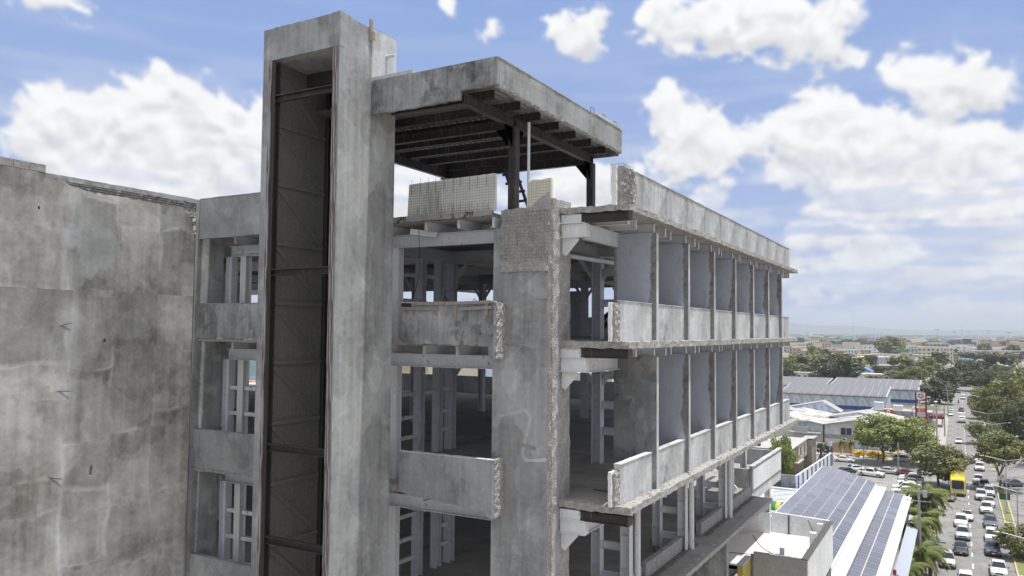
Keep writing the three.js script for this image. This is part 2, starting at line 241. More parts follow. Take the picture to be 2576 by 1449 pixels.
// blade panels: bluish paint inside a border of bare grey plaster with a ragged outline
const bladeTex = [0, 1, 2, 3, 4, 5, 6].map(k => tex(128, 384, (u, v, c) => {   // u 0 inner .. 1 outer, v 0 bottom .. 1 top
  const w = fbm(u * 9 + k * 7, v * 30 + k * 3, 5) - .5, w2 = fbm(v * 4 + k * 5.3, k * 3.3, 2) - .5, w3 = fbm(v * 22 + k * 2.1, k * 1.7 + 9, 3) - .5;
  const right = .885 - .05 * (k % 3) * sst(.8, .1, v) + w2 * .16 + w3 * .05 + w * .05, bottom = .05 + .14 * sst(.45, 1, u) * (.25 + fbm(u * 5 + k * 3, k * 2.3, 3)) + w * .10, left = (k === 0 ? .12 : .06) + w * .06 + w2 * .08;
  const bare = Math.max(sst(right - .02, right + .015, u), sst(bottom + .025, bottom - .01, v) * .85, sst(left + .03, left - .015, u) * .75);
  const sm = fbm(u * 7, v * 12 + 4 * k, 4) - .5, g = fbm(u * 40, v * 120, 3) - .5; const p = .50 * (1 + sm * .14 + g * .06), b = .25 * (1 + sm * .6 + g * .25 - .3 * sst(.5, .8, fbm(u * 9, v * 26 + k, 4)));
  const st = sst(.64, .74, fbm(u * 18 + k * 9, v * 6, 5)) * .10 + sst(.72, .75, fbm(u * 30 + k, v * 60, 3)) * .2;
  c[0] = enc(mix(p * .915, b * 1.0, bare) * (1 - st)); c[1] = enc(mix(p * .985, b, bare) * (1 - st)); c[2] = enc(mix(p * 1.15, b * 1.0, bare) * (1 - st));
}));
mat.blade = bladeTex.map(t => std({ map: t, roughness: .8, bumpMap: null }));
mat.bladeBare = std({ map: plaster(13, .24, { patch: .6, streak: .5, size: 3 }) });
// the big wall: rectangular fields of plaster laid on different days (z along u, 8.6 m; y along v, 14 m); lighter joints here and there
const wallField = (() => { const r = rng(21), cols = 5, out = []; for (let i = 0; i < cols; i++) { const rowsN = 6 + Math.floor(r() * 4), e = [0]; for (let k = 1; k < rowsN; k++) e.push(k / rowsN + (r() - .5) * .07); e.push(1); out.push(e.map((y, k) => [y, .78 + r() * .46, (r() - .5) * .05, r() * 9])); } const xe = [0, .17, .33, .488, .76, 1]; return (u, v) => { let i = 0; while (i < 4 && u > xe[i + 1]) i++; const c = out[i]; let k = 0; while (k < c.length - 2 && v > c[k + 1][0]) k++; const du = Math.min(u - xe[i], xe[i + 1] - u), dv = Math.min(v - c[k][0], c[k + 1][0] - v) * 1.63; return [c[k], du, dv]; }; })();
const wallWarp = (u, v) => [u + (fbm(u * 6 + 2, v * 10, 4) - .5) * .05, v + (fbm(u * 6 + 30, v * 10 + 5, 4) - .5) * .04];
mat.bigWall = std({ map: tex(640, 1024, (u, v, c) => {
  const [U, V] = wallWarp(u, v), [F, du, dv] = wallField(clamp(U, 0, .999), clamp(V, 0, .999)), d = Math.min(du, dv), [F2] = wallField(clamp(U + .012, 0, .999), clamp(V - .007, 0, .999));
  const seam = sst(.010, .002, d) * sst(.47, .62, fbm(u * 8 + 4, v * 12 + 1, 4)), big = fbm(u * 3 + 4, v * 5 + 1, 4), pw = fbm(u * 14 + F[3], v * 22, 5), streak = fbm(u * 60 + F[3] * 3, v * 4, 4), g = h2((u * 640) | 0, (v * 1024) | 0) - .5, mid = fbm(u * 110, v * 190, 3) - .5;
  const seamV = Math.abs(u - .488 - (fbm(v * 9, 2.2, 4) - .5) * .05), band = sst(.034 + .02 * fbm(v * 14, 9.1, 3), .010, seamV) * (.35 + .65 * sst(.38, .6, fbm(v * 7, 4.4, 3)));
  const bl = sst(.52, .57, fbm(u * 5 + 13, v * 8 + 2, 5)), bl2 = sst(.54, .60, fbm(u * 8 + 33, v * 13 + 8, 5));
  let k = mix(1, mix(F[1], F2[1], .5), .80) * (1 + (big - .5) * .75 + (pw - .5) * .75 + (streak - .5) * .40 + mid * .28 + g * .10) - bl * .20 + bl2 * .16 + seam * .26 + band * .36;
  const cr = sst(.010, .002, Math.abs(fbm(u * 16 + 8, v * 30, 4) - .5)) * sst(.58, .75, fbm(u * 4 + 9, v * 7, 3)); k += cr * .12;
  grey(c, .325 * k, .004 + F[2] * .9 + bl * .022 - bl2 * .02 - band * .03);
}, [1 / 8.6, 1 / 14]), bumpMap: tex(384, 512, (u, v, c) => { const [U, V] = wallWarp(u, v), [F, du, dv] = wallField(clamp(U, 0, .999), clamp(V, 0, .999)); c[0] = c[1] = c[2] = .4 + .10 * (F[1] - 1) + .12 * sst(.012, .002, Math.min(du, dv)) * sst(.47, .62, fbm(u * 8 + 4, v * 12 + 1, 4)) + .2 * (fbm(u * 60, v * 90, 4) - .5); }, [1 / 8.6, 1 / 14], false), bumpScale: .02 });
mat.bigWall.map.offset.set(.0, 0);
// ================================================================ THE UNFINISHED BUILDING
const LV = { R: 30.12, S3: 26.73, S2: 22.73, S1: 18.74, S0: 15.2 };
const main = thing('unfinished_building', 'unfinished grey concrete building with exposed white steel frame and open storeys', 'building', [-14, 0, -30]);
// ---- floor slabs
function slab(top, th, name) {
  const b = top - th, o = [box(-46, -13, b, top, -46, -17.62), box(-13, -7.25, b, top, -41.1, -18.45)];
  if (top !== LV.S1) o.push(box(-13, -10.72, b, top, -18.45, -17.70));
  return part(main, name, o, mat.floor);
}
const slabS0 = part(main, 'floor_slab', [box(-46, -9.8, LV.S0 - .16, LV.S0, -41, -17.62)], mat.floor);
const slabS1 = part(main, 'floor_slab', [box(-46, -13, LV.S1 - .16, LV.S1, -46, -17.62), box(-13, -8.45, LV.S1 - .16, LV.S1, -41.1, -18.45)], mat.floor);
const slabS2 = slab(LV.S2, .16, 'floor_slab'), slabS3 = slab(LV.S3, .16, 'floor_slab');
const slabR = part(main, 'roof_slab', [box(-46, -13, LV.R - .14, LV.R, -46, -17.62), box(-13, -7.25, LV.R - .14, LV.R, -41.3, -18.45), box(-13, -10.72, LV.R - .14, LV.R, -18.45, -17.70)], mat.roofTop);
// broken concrete along the open edges of the slabs
for (const [top, th, par, zEnd, x1] of [[LV.R, .14, slabR, -41.6, -6.96], [LV.S3, .16, slabS3, -41.3, -6.96], [LV.S2, .16, slabS2, -41.2, -6.96], [LV.S1, .16, slabS1, -41.2, -8.2]]) {
  const b = top - th, e = .012;
  part(par, 'slab_edge', rough(x1 - .29 + e, x1, b - .004, top + .004, zEnd, -18.42, .09, .024, { x0: 1, y1: 0, z1: 1 }, top), mat.slabEdge);
  if (x1 > -8) part(par, 'slab_edge', rough(-8.84, x1 + .01, b - .006, top + .006, -18.46, -18.16, .08, .028, { z0: 1, x0: 1 }, top + 3), mat.slabEdge);
  if (x1 > -8) part(par, 'slab_edge', rough(-13.9, -10.58, b - .006, top + .006, -17.72, -17.52, .09, .025, { z0: 1 }, top + 7), top === LV.R ? mat.stained : mat.slabEdge);
  part(par, 'slab_edge', rough(-13, x1 - .02, b - .005, top + .005, zEnd - .03, zEnd + .22, .12, .03, { z1: 1, x0: 1 }, top + 9), mat.slabEdge);
}
// rubble crumbs on the ledge of the second storey
{ const r = rng(3), o = []; for (let i = 0; i < 130; i++) { const z = -18.6 - Math.pow(r(), 1.3) * 22, s = .012 + r() * r() * .05, g = new THREE.IcosahedronGeometry(s, 0); g.scale(1, .6, 1.2); g.rotateY(r() * 6); g.translate(-7.26 + r() * .26, LV.S2 + s * .45, z); o.push(g); } part(slabS2, 'rubble', o, mat.slabEdge, { kind: 'stuff' }); }
// ---- cantilever joists carrying the slabs along the long facade, each with its own end
for (const [yTop, xe, h] of [[LV.R - .145, -7.28, .25], [LV.S3 - .165, -7.28, .25], [LV.S2 - .165, -7.28, .25], [LV.S1 - .165, -8.52, .24]])
  for (let k = 0; k < 23; k++) { const z = -18.95 - k * .975; part(main, 'joist', [...ibeam('x', xe - (k % 3 === 1 ? .16 : 0) - 5.2, xe - (k % 3 === 1 ? .16 : 0), yTop, z, h, .10, .012, .01), box(xe - .016 - (k % 3 === 1 ? .16 : 0), xe - (k % 3 === 1 ? .16 : 0) + .002, yTop - h + .013, yTop - .013, z - .05, z + .05)], yTop > 25 ? mat.steel : mat.steelGrey); }
// closing channels at the far end
for (const y of [LV.R - .15, LV.S3 - .17, LV.S2 - .17]) part(main, 'end_channel', box(-13, -7.3, y - .26, y, -41.22, -41.16), mat.steelGrey);
// ---- deep vertical blades between the storeys
const fins = []; for (let k = 0; k < 7; k++) fins.push(-20.9 - 2.94 * k);
for (const [y0, y1, lvl] of [[LV.S3 + .002, 29.715, 3], [LV.S2 + .002, 26.315, 2]])
  fins.forEach((z, k) => {
    const g = box(-8.42, -7.18, y0, y1, z, z + .14); { const p = g.attributes.position, uv = g.attributes.uv, n = g.attributes.normal; for (let i = 0; i < p.count; i++) uv.setXY(i, Math.abs(n.getX(i)) > .5 ? .97 : (p.getX(i) + 8.42) / 1.24, (p.getY(i) - y0) / (y1 - y0)); }
    const b = part(main, 'fin_blade', g, (lvl === 2 && k === 0) ? mat.bladeBare : mat.blade[(k + lvl * 3) % 7], { keepUV: !(lvl === 2 && k === 0) });
    part(b, 'edge_cap', box(-7.178, -7.16, y0 + .01, y1 - .02, z - .004, z + .144), mat.plasterNew);
  });
// ---- spandrel walls between the blades
const zz = [-18.42, ...fins.map(z => z + .14)], z2 = [...fins.map(z => z), -41.0];
for (const [y0, y1] of [[LV.S3 + .006, 27.74], [LV.S2 + .006, 23.70]])
  for (let k = 0; k < 8; k++) { const a = k === 0 ? -18.42 : fins[k - 1] - .003, b = k === 7 ? -40.9 : fins[k] + .143; const s = part(main, 'spandrel_wall', box(-7.46, -7.30, y0, y1, b, a), k % 2 ? mat.plasterLight : mat.plasterNew); part(s, 'coping', rough(-7.475, -7.285, y1 + .001, y1 + .022, b + .01, a - .01, .1, .006, { y0: 1 }), mat.plasterNew); }
// torn starting end of the two spandrels: foam core and wire
for (const [y0, y1] of [[LV.S3 + .01, 27.70], [LV.S2 + .01, 23.58]]) {
  part(main, 'foam_core', rough(-7.46, -7.37, y0, y1, -18.40, -18.02, .05, .012, { z0: 1 }, y0), mat.foamWhite);
  part(main, 'rough_render', rough(-7.365, -7.30, y0, y1 - .03, -18.40, -18.10, .04, .03, { z0: 1, x0: 1 }, y0 + 2), mat.rough);
  const w = []; for (let i = 0; i < 9; i++) w.push(rod([-7.46 + .02 * i, y1 + .01, -18.42], [-7.47 + .02 * i, y1 + .05, -18.12 + .02 * Math.sin(i * 3)], .004, .004, 4)); part(main, 'wire_mesh', w, mat.wire);
}
// ---- roof parapet along the long facade
{ const pp = part(main, 'roof_parapet', box(-7.42, -7.25, LV.R + .004, 31.13, -41.05, -19.38), mat.plasterLight); part(pp, 'coping', rough(-7.44, -7.235, 31.132, 31.16, -41.0, -19.40, .14, .010, { y0: 1 }), mat.plaster);
  part(main, 'rough_render', rough(-7.40, -7.25, LV.R + .01, 31.16, -19.37, -18.50, .05, .045, { z0: 1, x0: 1 }, 5), mat.rough);
  part(main, 'foam_core', rough(-7.52, -7.405, LV.R + .006, 31.17, -19.36, -18.40, .06, .016, { z0: 1 }, 8), mat.foamWhite);
  const w = []; for (let i = 0; i < 12; i++) { const y = LV.R + .1 + i * .09; w.push(rod([-7.235, y, -18.47], [-7.235, y, -19.2], .004, .004, 4)); } for (let i = 0; i < 8; i++) w.push(rod([-7.232, LV.R + .05, -18.5 - i * .09], [-7.232, 31.2, -18.5 - i * .09], .004, .004, 4)); for (let i = 0; i < 6; i++) w.push(rod([-7.53, 31.19 + .01 * (i % 2), -18.38 - i * .12], [-7.22, 31.2, -18.36 - i * .12], .004, .004, 4)); w.push(rod([-7.53, 31.2, -18.36], [-7.4, 31.16, -19.3], .005, .005, 4), rod([-7.53, LV.R + .3, -18.37], [-7.53, 31.2, -18.37], .005, .005, 4));
  part(main, 'wire_mesh', w, mat.wire); }
// roof upstands further back, seen under the canopy
part(main, 'roof_parapet', box(-20, -7.9, LV.R + .004, 30.62, -27.2, -27.05), mat.plasterLight);
part(main, 'roof_parapet', box(-46, -13, LV.R + .004, 31.1, -45.9, -45.75), mat.plaster);
// ---- torn corner: channel, stub beam and gusset at each storey beside the plastered column
for (const [y, g] of [[LV.R - .16, mat.steelWhite], [LV.S3 - .18, mat.steelWhite], [LV.S2 - .21, mat.steelWhite]]) {
  part(main, 'edge_channel', [box(-8.83, -8.27, y - .22, y, -18.36, -18.20), box(-8.83, -8.15, y - .235, y - .221, -18.37, -18.14)], g, { label: 'white painted end of the edge channel' });
  part(main, 'edge_channel', [box(-8.268, -7.02, y - .21, y - .004, -18.345, -18.235), box(-8.268, -6.98, y - .228, y - .212, -18.34, -18.15), box(-8.268, -6.98, y - .004, y + .006, -18.34, -18.16), box(-7.02, -6.97, y - .21, y - .006, -18.42, -18.17)], mat.brown, { label: 'red brown primed edge channel' });
  part(main, 'stub_beam', [box(-8.83, -8.18, y - .57, y - .24, -18.40, -18.22), box(-8.85, -8.13, y - .588, y - .572, -18.42, -18.16), box(-8.17, -8.13, y - .57, y - .237, -18.41, -18.17)], g);
  part(main, 'gusset', poly([[0, 0], [.44, 0], [.06, -.42], [0, -.42]], .03, [[1, 0, 0], [0, 1, 0], [0, 0, 1], [-8.83, y - .59, -18.3]]), g);
  part(main, 'gusset_flange', bar([-8.40, y - .60, -18.285], [-8.78, y - 1.02, -18.285], .12, .014, [0, 0, 1]), g);
  part(main, 'edge_beam', ibeam('z', -24, -18.45, y - .22, -8.30, .40, .16), mat.steel);
}
part(main, 'service_pipe', rod([-9.3, 29.05, -19.6], [-8.5, 29.02, -26], .07, .07, 14), mat.steel);
// ---- plastered corner column
{ const c = part(main, 'corner_column', [box(-10.58, -8.93, -3 + .02, 28.62, -18.7, -17.75)], mat.plasterTower);
  part(c, 'rough_side', rough(-8.935, -8.84, -2.9, 30.35, -18.78, -17.76, .09, .035, { x0: 1, z0: 1 }, 2), mat.rough);
  part(c, 'rough_top', rough(-10.36, -8.93, 28.55, 30.14, -18.68, -17.74, .06, .03, { z0: 1 }, 4), mat.rough);
  part(c, 'rough_joint', rough(-8.97, -8.885, -2.9, 28.9, -17.80, -17.735, .07, .03, {}, 6), mat.rough);
  part(c, 'column_lip', box(-10.58, -10.365, 28.625, 29.66, -18.69, -17.76), mat.plasterTower);
  part(c, 'plaster_tear', rough(-10.35, -8.95, 28.50, 28.72, -17.79, -17.70, .05, .035, { z0: 1 }, 11), mat.rough);
  const w = []; for (let i = 0; i < 18; i++) w.push(rod([-10.3 + i * .078, 28.85, -17.705], [-10.3 + i * .078, 30.05, -17.705], .0022, .0022, 4)); for (let i = 0; i < 14; i++) w.push(rod([-10.34, 28.85 + i * .09, -17.703], [-8.92, 28.85 + i * .09, -17.703], .0022, .0022, 4)); part(c, 'wire_mesh', w, mat.wire);
  { const ps = [[-10.36, 24.78], [-10.0, 24.86], [-9.72, 24.93], [-9.60, 25.0], [-9.44, 24.82], [-9.50, 24.5], [-9.62, 24.15], [-9.66, 23.88], [-9.58, 23.72], [-9.3, 23.74], [-8.98, 23.78]]; for (let i = 0; i < ps.length - 1; i++) part(c, 'pale_joint', bar([...ps[i], -17.745], [...ps[i + 1], -17.745], .075 + .02 * (i % 2), .012 + .001 * (i % 3), [0, 0, 1]), mat.plasterNew); for (const [y, a, b] of [[26.62, -10.4, -9.0], [27.72, -10.0, -9.05], [21.2, -10.5, -9.3]]) { let x = a; const r = rng(Math.floor(y * 10)); let yy = y; while (x < b) { const n = yy + (r() - .5) * .08; part(c, 'pale_joint', bar([x, yy, -17.748], [x + .2, n, -17.748], .03, .010 + .001 * r(), [0, 0, 1]), mat.plaster); x += .19; yy = n; } } }
  part(c, 'wood_patch', bar([-9.52, 27.24, -17.74], [-9.49, 27.52, -17.74], .15, .02, [0, 0, 1]), mat.wood);
  part(c, 'wood_patch', bar([-9.66, 24.10, -17.74], [-9.30, 24.03, -17.74], .075, .02, [0, 0, 1]), mat.wood); }
// ---- foam panels with wire standing on the roof edge
function foamPanel(x0, x1, y0, y1, z, cut) {
  const s = []; const n = 24; s.push([x0, y0]); s.push([x1, y0]); if (cut) { s.push([x1, y1 - .01], [x1 - .04, y1]); for (let i = 1; i < 8; i++) s.push([mix(x1 - .04, x0 + .08, i / 8), y1 - .02 - .012 * Math.sin(i * 5)]); s.push([x0 + .08, y1 - .06], [x0, y1 - .13]); } else { s.push([x1, y1 + .03]); for (let i = 1; i < n; i++) s.push([mix(x1, x0 + .05, i / n), y1 + .03 - .07 * i / n + .006 * Math.sin(i * 9)]); s.push([x0 + .05, y1 - .05]); }
  const p = part(main, 'foam_panel', poly(s, .10, [[1, 0, 0], [0, 1, 0], [0, 0, 1], [0, 0, z - .10]]), cut ? mat.foam : mat.foamPale);
  const w = [], st = .072; for (let x = x0 + .06; x < x1 - .01; x += st) w.push(rod([x, y0 + .01, z + .012], [x, y1 - (cut ? .04 : .03), z + .012], .0022, .0022, 4)); for (let y = y0 + .05; y < y1 - .04; y += st) w.push(rod([x0 + .03, y, z + .015], [x1 + .02, y, z + .015], .0022, .0022, 4));
  part(p, 'wire_mesh', w, mat.wire); return p;
}
{ const p = foamPanel(-13.34, -10.50, LV.R + .02, 31.08, -17.66, false); const r = rng(8), w = []; for (let i = 0; i < 11; i++) { const x = -13.2 + i * .27 + r() * .05; w.push(rod([x, 30.85 - r() * .2, -17.635], [x + .01, 31.14 + r() * .10, -17.635], .004, .004, 5)); } for (let i = 0; i < 16; i++) { const x = -12.75 + r() * .55; w.push(rod([x, 30.15 + r() * .1, -17.63], [x + .01, 30.5 + r() * .5, -17.63], .0025, .0025, 4)); } for (let i = 0; i < 30; i++) { const x = -13.25 + r() * 2.7; w.push(rod([x, 30.15, -17.63], [x + .005, 30.34 + r() * .1, -17.63], .0025, .0025, 4)); } part(p, 'rebar', w, mat.rebar);
  foamPanel(-9.60, -8.90, 30.145, 30.87, -17.76, true);
  // spatter of render climbing the small panel
  const s = [[-9.60, 30.05], [-9.60, 30.10]]; const q = rng(4); for (let i = 1; i < 16; i++) s.push([-9.60 + i * .044, 30.08 + i * .026 + q() * .07]); s.push([-8.90, 30.05]); part(main, 'render_spatter', poly(s, .035, [[1, 0, 0], [0, 1, 0], [0, 0, 1], [0, 0, -17.758]]), mat.rough); }
// ---- balcony boxes between shaft and column
for (const [y0, y1, rag] of [[26.62, 27.70, 1], [22.64, 23.72, 0]]) {
  const s = [[-13.12, y1], [-13.12, y0 + .05]]; const q = rng(rag + 4); for (let i = 1; i < 22; i++) s.push([-13.12 + i * .125, y0 - (i / 22) * (rag ? .03 : .22) + (q() - .5) * .05]); s.push([-10.38, y0 - (rag ? .03 : .25)], [-10.36, y0 - .33], [-10.22, y0 - .36], [-10.22, y1]);
  const b = part(main, 'balcony_wall', poly(s, .12, [[1, 0, 0], [0, 1, 0], [0, 0, 1], [0, 0, -17.30]]), rag ? mat.fascia : mat.plaster);
  part(b, 'return_wall', rough(-10.34, -10.215, y0 - .36, y1 + .002, -17.93, -17.305, .05, .03, { z0: 1, z1: 1, x0: 1 }, y0), mat.rough);
  part(b, 'coping', rough(-13.12, -10.20, y1 + .001, y1 + .03, -17.315, -17.165, .07, .010, { y0: 1 }), mat.plasterNew);
  if (rag) { for (const [x, l] of [[-12.72, .32], [-12.02, .32], [-11.36, .34], [-10.42, .34]]) part(b, 'batten', bar([x, y1 + .01, -17.165], [x + .012 * (x > -12 ? -1 : 1), y1 - l, -17.165], .085, .025, [0, 0, 1]), mat.wood);
    for (const [a, c, y, dy] of [[-12.98, -11.9, y1 - .145, -.02], [-11.28, -10.26, y1 - .17, .04], [-12.66, -11.70, y1 - .01, -.01], [-11.66, -10.28, y1 - .02, .03]]) part(b, 'batten', bar([a, y, -17.135], [c, y + dy, -17.135], .022, .08), mat.wood);
    part(b, 'steel_stub', box(-13.12, -12.80, y1 - .10, y1 + .01, -17.4, -17.17), mat.brown);
    for (const [x, h] of [[-12.28, .16], [-11.62, .18], [-11.55, .12], [-10.72, .1], [-12.42, .1]]) part(b, 'rebar', tube([[x, y1 - .02, -17.22], [x - .06, y1 + h * .6, -17.2], [x - .10, y1 + h, -17.2], [x - .13, y1 + h * .5, -17.18]], .008, 10, 5), mat.rebar); }
}
// ---- beams of the front bays
for (const [y, k] of [[29.72, 0], [26.31, 1], [22.32, 2], [18.30, 3]]) {
  part(main, 'front_beam', [box(-21.2, -10.62, y - .35, y - .02, -18.42, -18.39), box(-21.2, -10.62, y - .365, y - .349, -18.46, -18.25), box(-21.2, -10.62, y - .019, y, -18.46, -18.28)], mat.steel);
  for (const x of [-20.3, -18.9, -17.5, -15.6, -14.2, -12.76, -11.68]) part(main, 'joist', [...ibeam('z', -19.4, -17.76, y + .255, x, .245, .10, .012, .01), box(x - .045, x + .045, y + .02, y + .24, -17.755, -17.745)], k === 1 && x > -13 ? mat.steelGrey : mat.steel);
  part(main, 'bracket_beam', [box(-10.62, -10.575, y - .02, y + .25, -18.7, -17.74), box(-10.66, -10.52, y - .035, y - .021, -18.7, -17.7)], mat.steelWhite);
  part(main, 'knee_brace', bar([-10.585, y - .05, -18.0], [-10.585, y - .40, -18.22], .10, .03, [1, 0, 0]), mat.steelWhite);
}
part(main, 'brace_beam', bar([-13.4, 29.75, -17.9], [-12.74, 29.66, -18.25], .1, .16), mat.steel);
// ---- columns and girders of the frame
const rows = [-23.9, -29.75, -35.65, -41.0], cols = [-16.0, -21.9, -27.8, -33.7];
const storeys = [[LV.S3, 29.42], [LV.S2, 26.02], [LV.S1, 22.02]];
for (const [y0, y1] of storeys) {
  for (const x of cols) for (const z of rows) {
    const c = part(main, 'steel_column', hcol(x, z, y0, y1, .30, x === -16 ? 'z' : 'x'), mat.steel);
    if (x > -28) for (const s of [-1, 1]) part(c, 'knee_brace', bar([x + s * .15, y1 - .72, z], [x + s * .66, y1 - .01, z], .14, .02, [0, 0, 1]), mat.steelGrey);
  }
  for (const z of rows) { const c = part(main, 'steel_column', hcol(-10.25, z, y0, y1, .31, 'x'), mat.steel); for (const s of [-1, 1]) part(c, 'knee_brace', bar([-10.25 + s * .15, y1 - .75, z], [-10.25 + s * .68, y1 - .01, z], .14, .02, [0, 0, 1]), mat.steel); part(main, 'girder', ibeam('x', -46, -8.46, y1 + .40, z, .40, .18), mat.steel); }
  for (const x of [-10.25, -16, -21.9, -27.8]) part(main, 'girder', ibeam('z', -45.9, -18.48, y1 + .398, x, .396, .18), mat.steelGrey);
  // paired front columns tied like a ladder
  for (const z of [-20.65, -22.0, -23.1]) part(main, 'steel_column', hcol(-16, z, y0, y1, .28, 'z'), mat.steel);
  for (const y of y0 > 26 ? [27.9, 28.75] : [y0 + .62, y0 + 1.28, y0 + 2.05]) { part(main, 'tie', box(-16.06, -15.94, y, y + .12, -21.85, -20.8), mat.steel); part(main, 'tie', box(-16.06, -15.94, y + (y0 > 26 ? .5 : .05), y + (y0 > 26 ? .62 : .17), -23.75, -23.25), mat.steel); if (y > y0 + 1.9) part(main, 'tie', box(-16.06, -15.94, y, y + .12, -22.95, -22.15), mat.steel); }
  // ladders tying the facade columns to the blades (upper storeys) or to a twin column (lower)
  if (y0 > 20) for (const z of rows.slice(0, 3)) for (const y of y0 > 26 ? [y0 + 1.05, y0 + 2.05] : [y0 + .92, y0 + 1.75, y0 + 2.72]) part(main, 'tie', [box(-10.09, -8.44, y, y + .24, z - .05, z - .035), box(-10.09, -8.44, y + .23, y + .242, z - .08, z + .04), box(-10.09, -8.44, y - .002, y + .01, z - .08, z + .04)], mat.steel);
  else for (const z of rows.slice(0, 3)) { part(main, 'steel_column', hcol(-9.25, z, y0, y1 + .2, .31, 'x'), mat.steelWhite); for (const y of [y0 + .35, y0 + 1.3, y0 + 2.15]) part(main, 'tie', [box(-10.09, -9.41, y, y + .24, z - .05, z - .035), box(-10.09, -9.41, y + .23, y + .242, z - .08, z + .04), box(-10.09, -9.41, y - .002, y + .01, z - .08, z + .04)], mat.steel); part(main, 'round_column', rod([-9.0, y0, z - .30], [-9.0, y1 + .33, z - .30], .10, .10, 18), mat.steelWhite); }
}
for (const z of [-23.9, -29.75]) part(main, 'steel_column', hcol(-9.6, z, LV.S0, LV.S1 - .2, .31, 'x'), mat.steelGrey);
part(main, 'concrete_pier', box(-9.75, -8.62, -3, LV.S1 - .18, -33.6, -33.3), mat.weathered); part(main, 'pier_edge', box(-8.618, -8.5, -3, LV.S1 - .18, -33.62, -33.28), mat.plaster);
part(main, 'tie', [box(-11.5, -9.8, 17.2, 17.45, -29.8, -29.77)], mat.steelGrey);
// ---- back parapets and what stands on the floors
for (const y of [LV.S3, LV.S2, LV.S1]) { part(main, 'back_parapet', box(-46, -13, y + .004, y + 1.12, -45.95, -45.8), mat.plasterNew); part(main, 'back_parapet', box(-13.15, -13.0, y + .004, y + 1.12, -45.8, -41.35), mat.plasterNew); }
{ const o = []; for (let k = 0; k < 18; k++) o.push(box(-20.6 + k * .14, -20.45 + k * .14, LV.S3 + .01, 29.2, -40.12 + (k % 2) * .03, -40.10 + (k % 2) * .03)); part(main, 'corrugated_screen', o, mat.steelGrey);
  for (const d of [0, .45]) part(main, 'stair_stringer', bar([-16.4, LV.S3 + .35 + d, -38.6], [-13.6, LV.S3 + 2.6 + d, -38.6], .08, .22), mat.brown);
  part(main, 'stair_stringer', bar([-14.9, LV.S3 + .1, -38.4], [-14.1, LV.S3 + 2.2, -38.4], .07, .10), mat.brown); part(main, 'stair_stringer', bar([-12.6, LV.S3 + .1, -33.0], [-13.3, LV.S3 + 2.5, -33.0], .07, .10), mat.brown);
  for (let k = 0; k < 9; k++) part(main, 'stair_tread', box(-16.2 + k * .3, -15.9 + k * .3, LV.S3 + .5 + k * .24, LV.S3 + .53 + k * .24, -38.55, -37.6), mat.brown); }
// ---- block upstands of the lowest open storey, wire bent over the ledge
for (const [a, b] of [[-25.2, -19.0], [-30.95, -25.6], [-41.0, -31.6 - .5]]) { const lo = Math.min(a, b), hi = Math.max(a, b);
  part(main, 'block_upstand', rough(-9.42, -9.22, LV.S1 + .004, LV.S1 + .50, lo, hi, .10, .02, { y0: 1 }, lo), mat.rough); const w = [], r = rng(Math.floor(-lo)); for (let z = lo + .1; z < hi; z += .055) { const l = .14 + r() * .18; w.push(bar([-9.2, LV.S1 + .03 + r() * .03, z], [-9.2 + l, LV.S1 + .012, z + (r() - .5) * .05], .005, .005)); } for (let i = 0; i < 4; i++) w.push(bar([-9.15 + i * .05, LV.S1 + .02, lo + .2], [-9.15 + i * .05, LV.S1 + .02, hi - .2], .005, .005)); part(main, 'wire_mesh', w, mat.wire); }
// ---- left bays: bands, frames
for (const [y0, y1, m] of [[29.87, 31.15, mat.plaster], [26.66, 27.75, mat.weathered], [22.56, 23.75, mat.plaster], [18.66, 19.82, mat.plaster]]) {
  const s = [[-21.36, y1]]; const q = rng(Math.floor(y0)); for (let i = 0; i <= 40; i++) s.push([-21.36 + i * .179, y0 + (q() - .5) * .03]); s.push([-14.2, y1]);
  const b = part(main, 'band_wall', poly(s, .14, [[1, 0, 0], [0, 1, 0], [0, 0, 1], [0, 0, -17.34]]), m); part(b, 'coping', rough(-21.35, -14.2, y1 + .001, y1 + .025, -17.35, -17.185, .09, .008, { y0: 1 }), mat.plaster);
  if (y0 < 27) part(b, 'torn_edge', rough(-21.34, -14.2, y0 - .10, y0 - .012, -17.42, -17.24, .08, .02, {}, y0), mat.rough);
}
for (const [y0, y1] of [[LV.S3, 29.35], [LV.S2, 25.95], [LV.S1, 21.95]]) {
  part(main, 'window_post', hcol(-21.12, -18.36, y0, y1, .26, 'x', 0), mat.steel); part(main, 'window_post', hcol(-20.45, -18.36, y0, y1, .26, 'z', 0), mat.steelWhite); part(main, 'window_post', hcol(-17.6, -18.36, y0, y1, .26, 'z', 0), mat.steel); part(main, 'window_post', hcol(-14.2, -18.36, y0, y1, .26, 'z', 0), mat.steelWhite);
  for (const f of y0 > 26 ? [.87] : [.20, .46, .72]) { part(main, 'window_rail', box(-20.98, -20.59, y0 + f * 3.2 - .06, y0 + f * 3.2 + .06, -18.42, -18.30), mat.steel); part(main, 'window_rail', box(-20.31, -17.74, y0 + f * 3.2 - .06, y0 + f * 3.2 + .06, -18.42, -18.30), mat.steelWhite); }
}
// loose cables
part(main, 'cable', tube([[-8.6, LV.S2 + .012, -19.8], [-8.2, LV.S2 + .012, -19.75], [-7.9, LV.S2 + .012, -19.7], [-7.5, LV.S2 + .012, -19.9]], .012, 30, 5), mat.black);
part(main, 'cable', tube([[-13.0, 29.9, -17.75], [-13.02, 28.5, -17.8], [-12.95, 27.72, -17.4]], .009, 20, 5), mat.black);
part(main, 'cable', tube([[-9.8, LV.S1 + .015, -26.2], [-9.4, LV.S1 + .015, -27.2], [-9.9, LV.S1 + .015, -28.5], [-10.8, LV.S1 + .015, -30.5]], .012, 30, 5), mat.black);

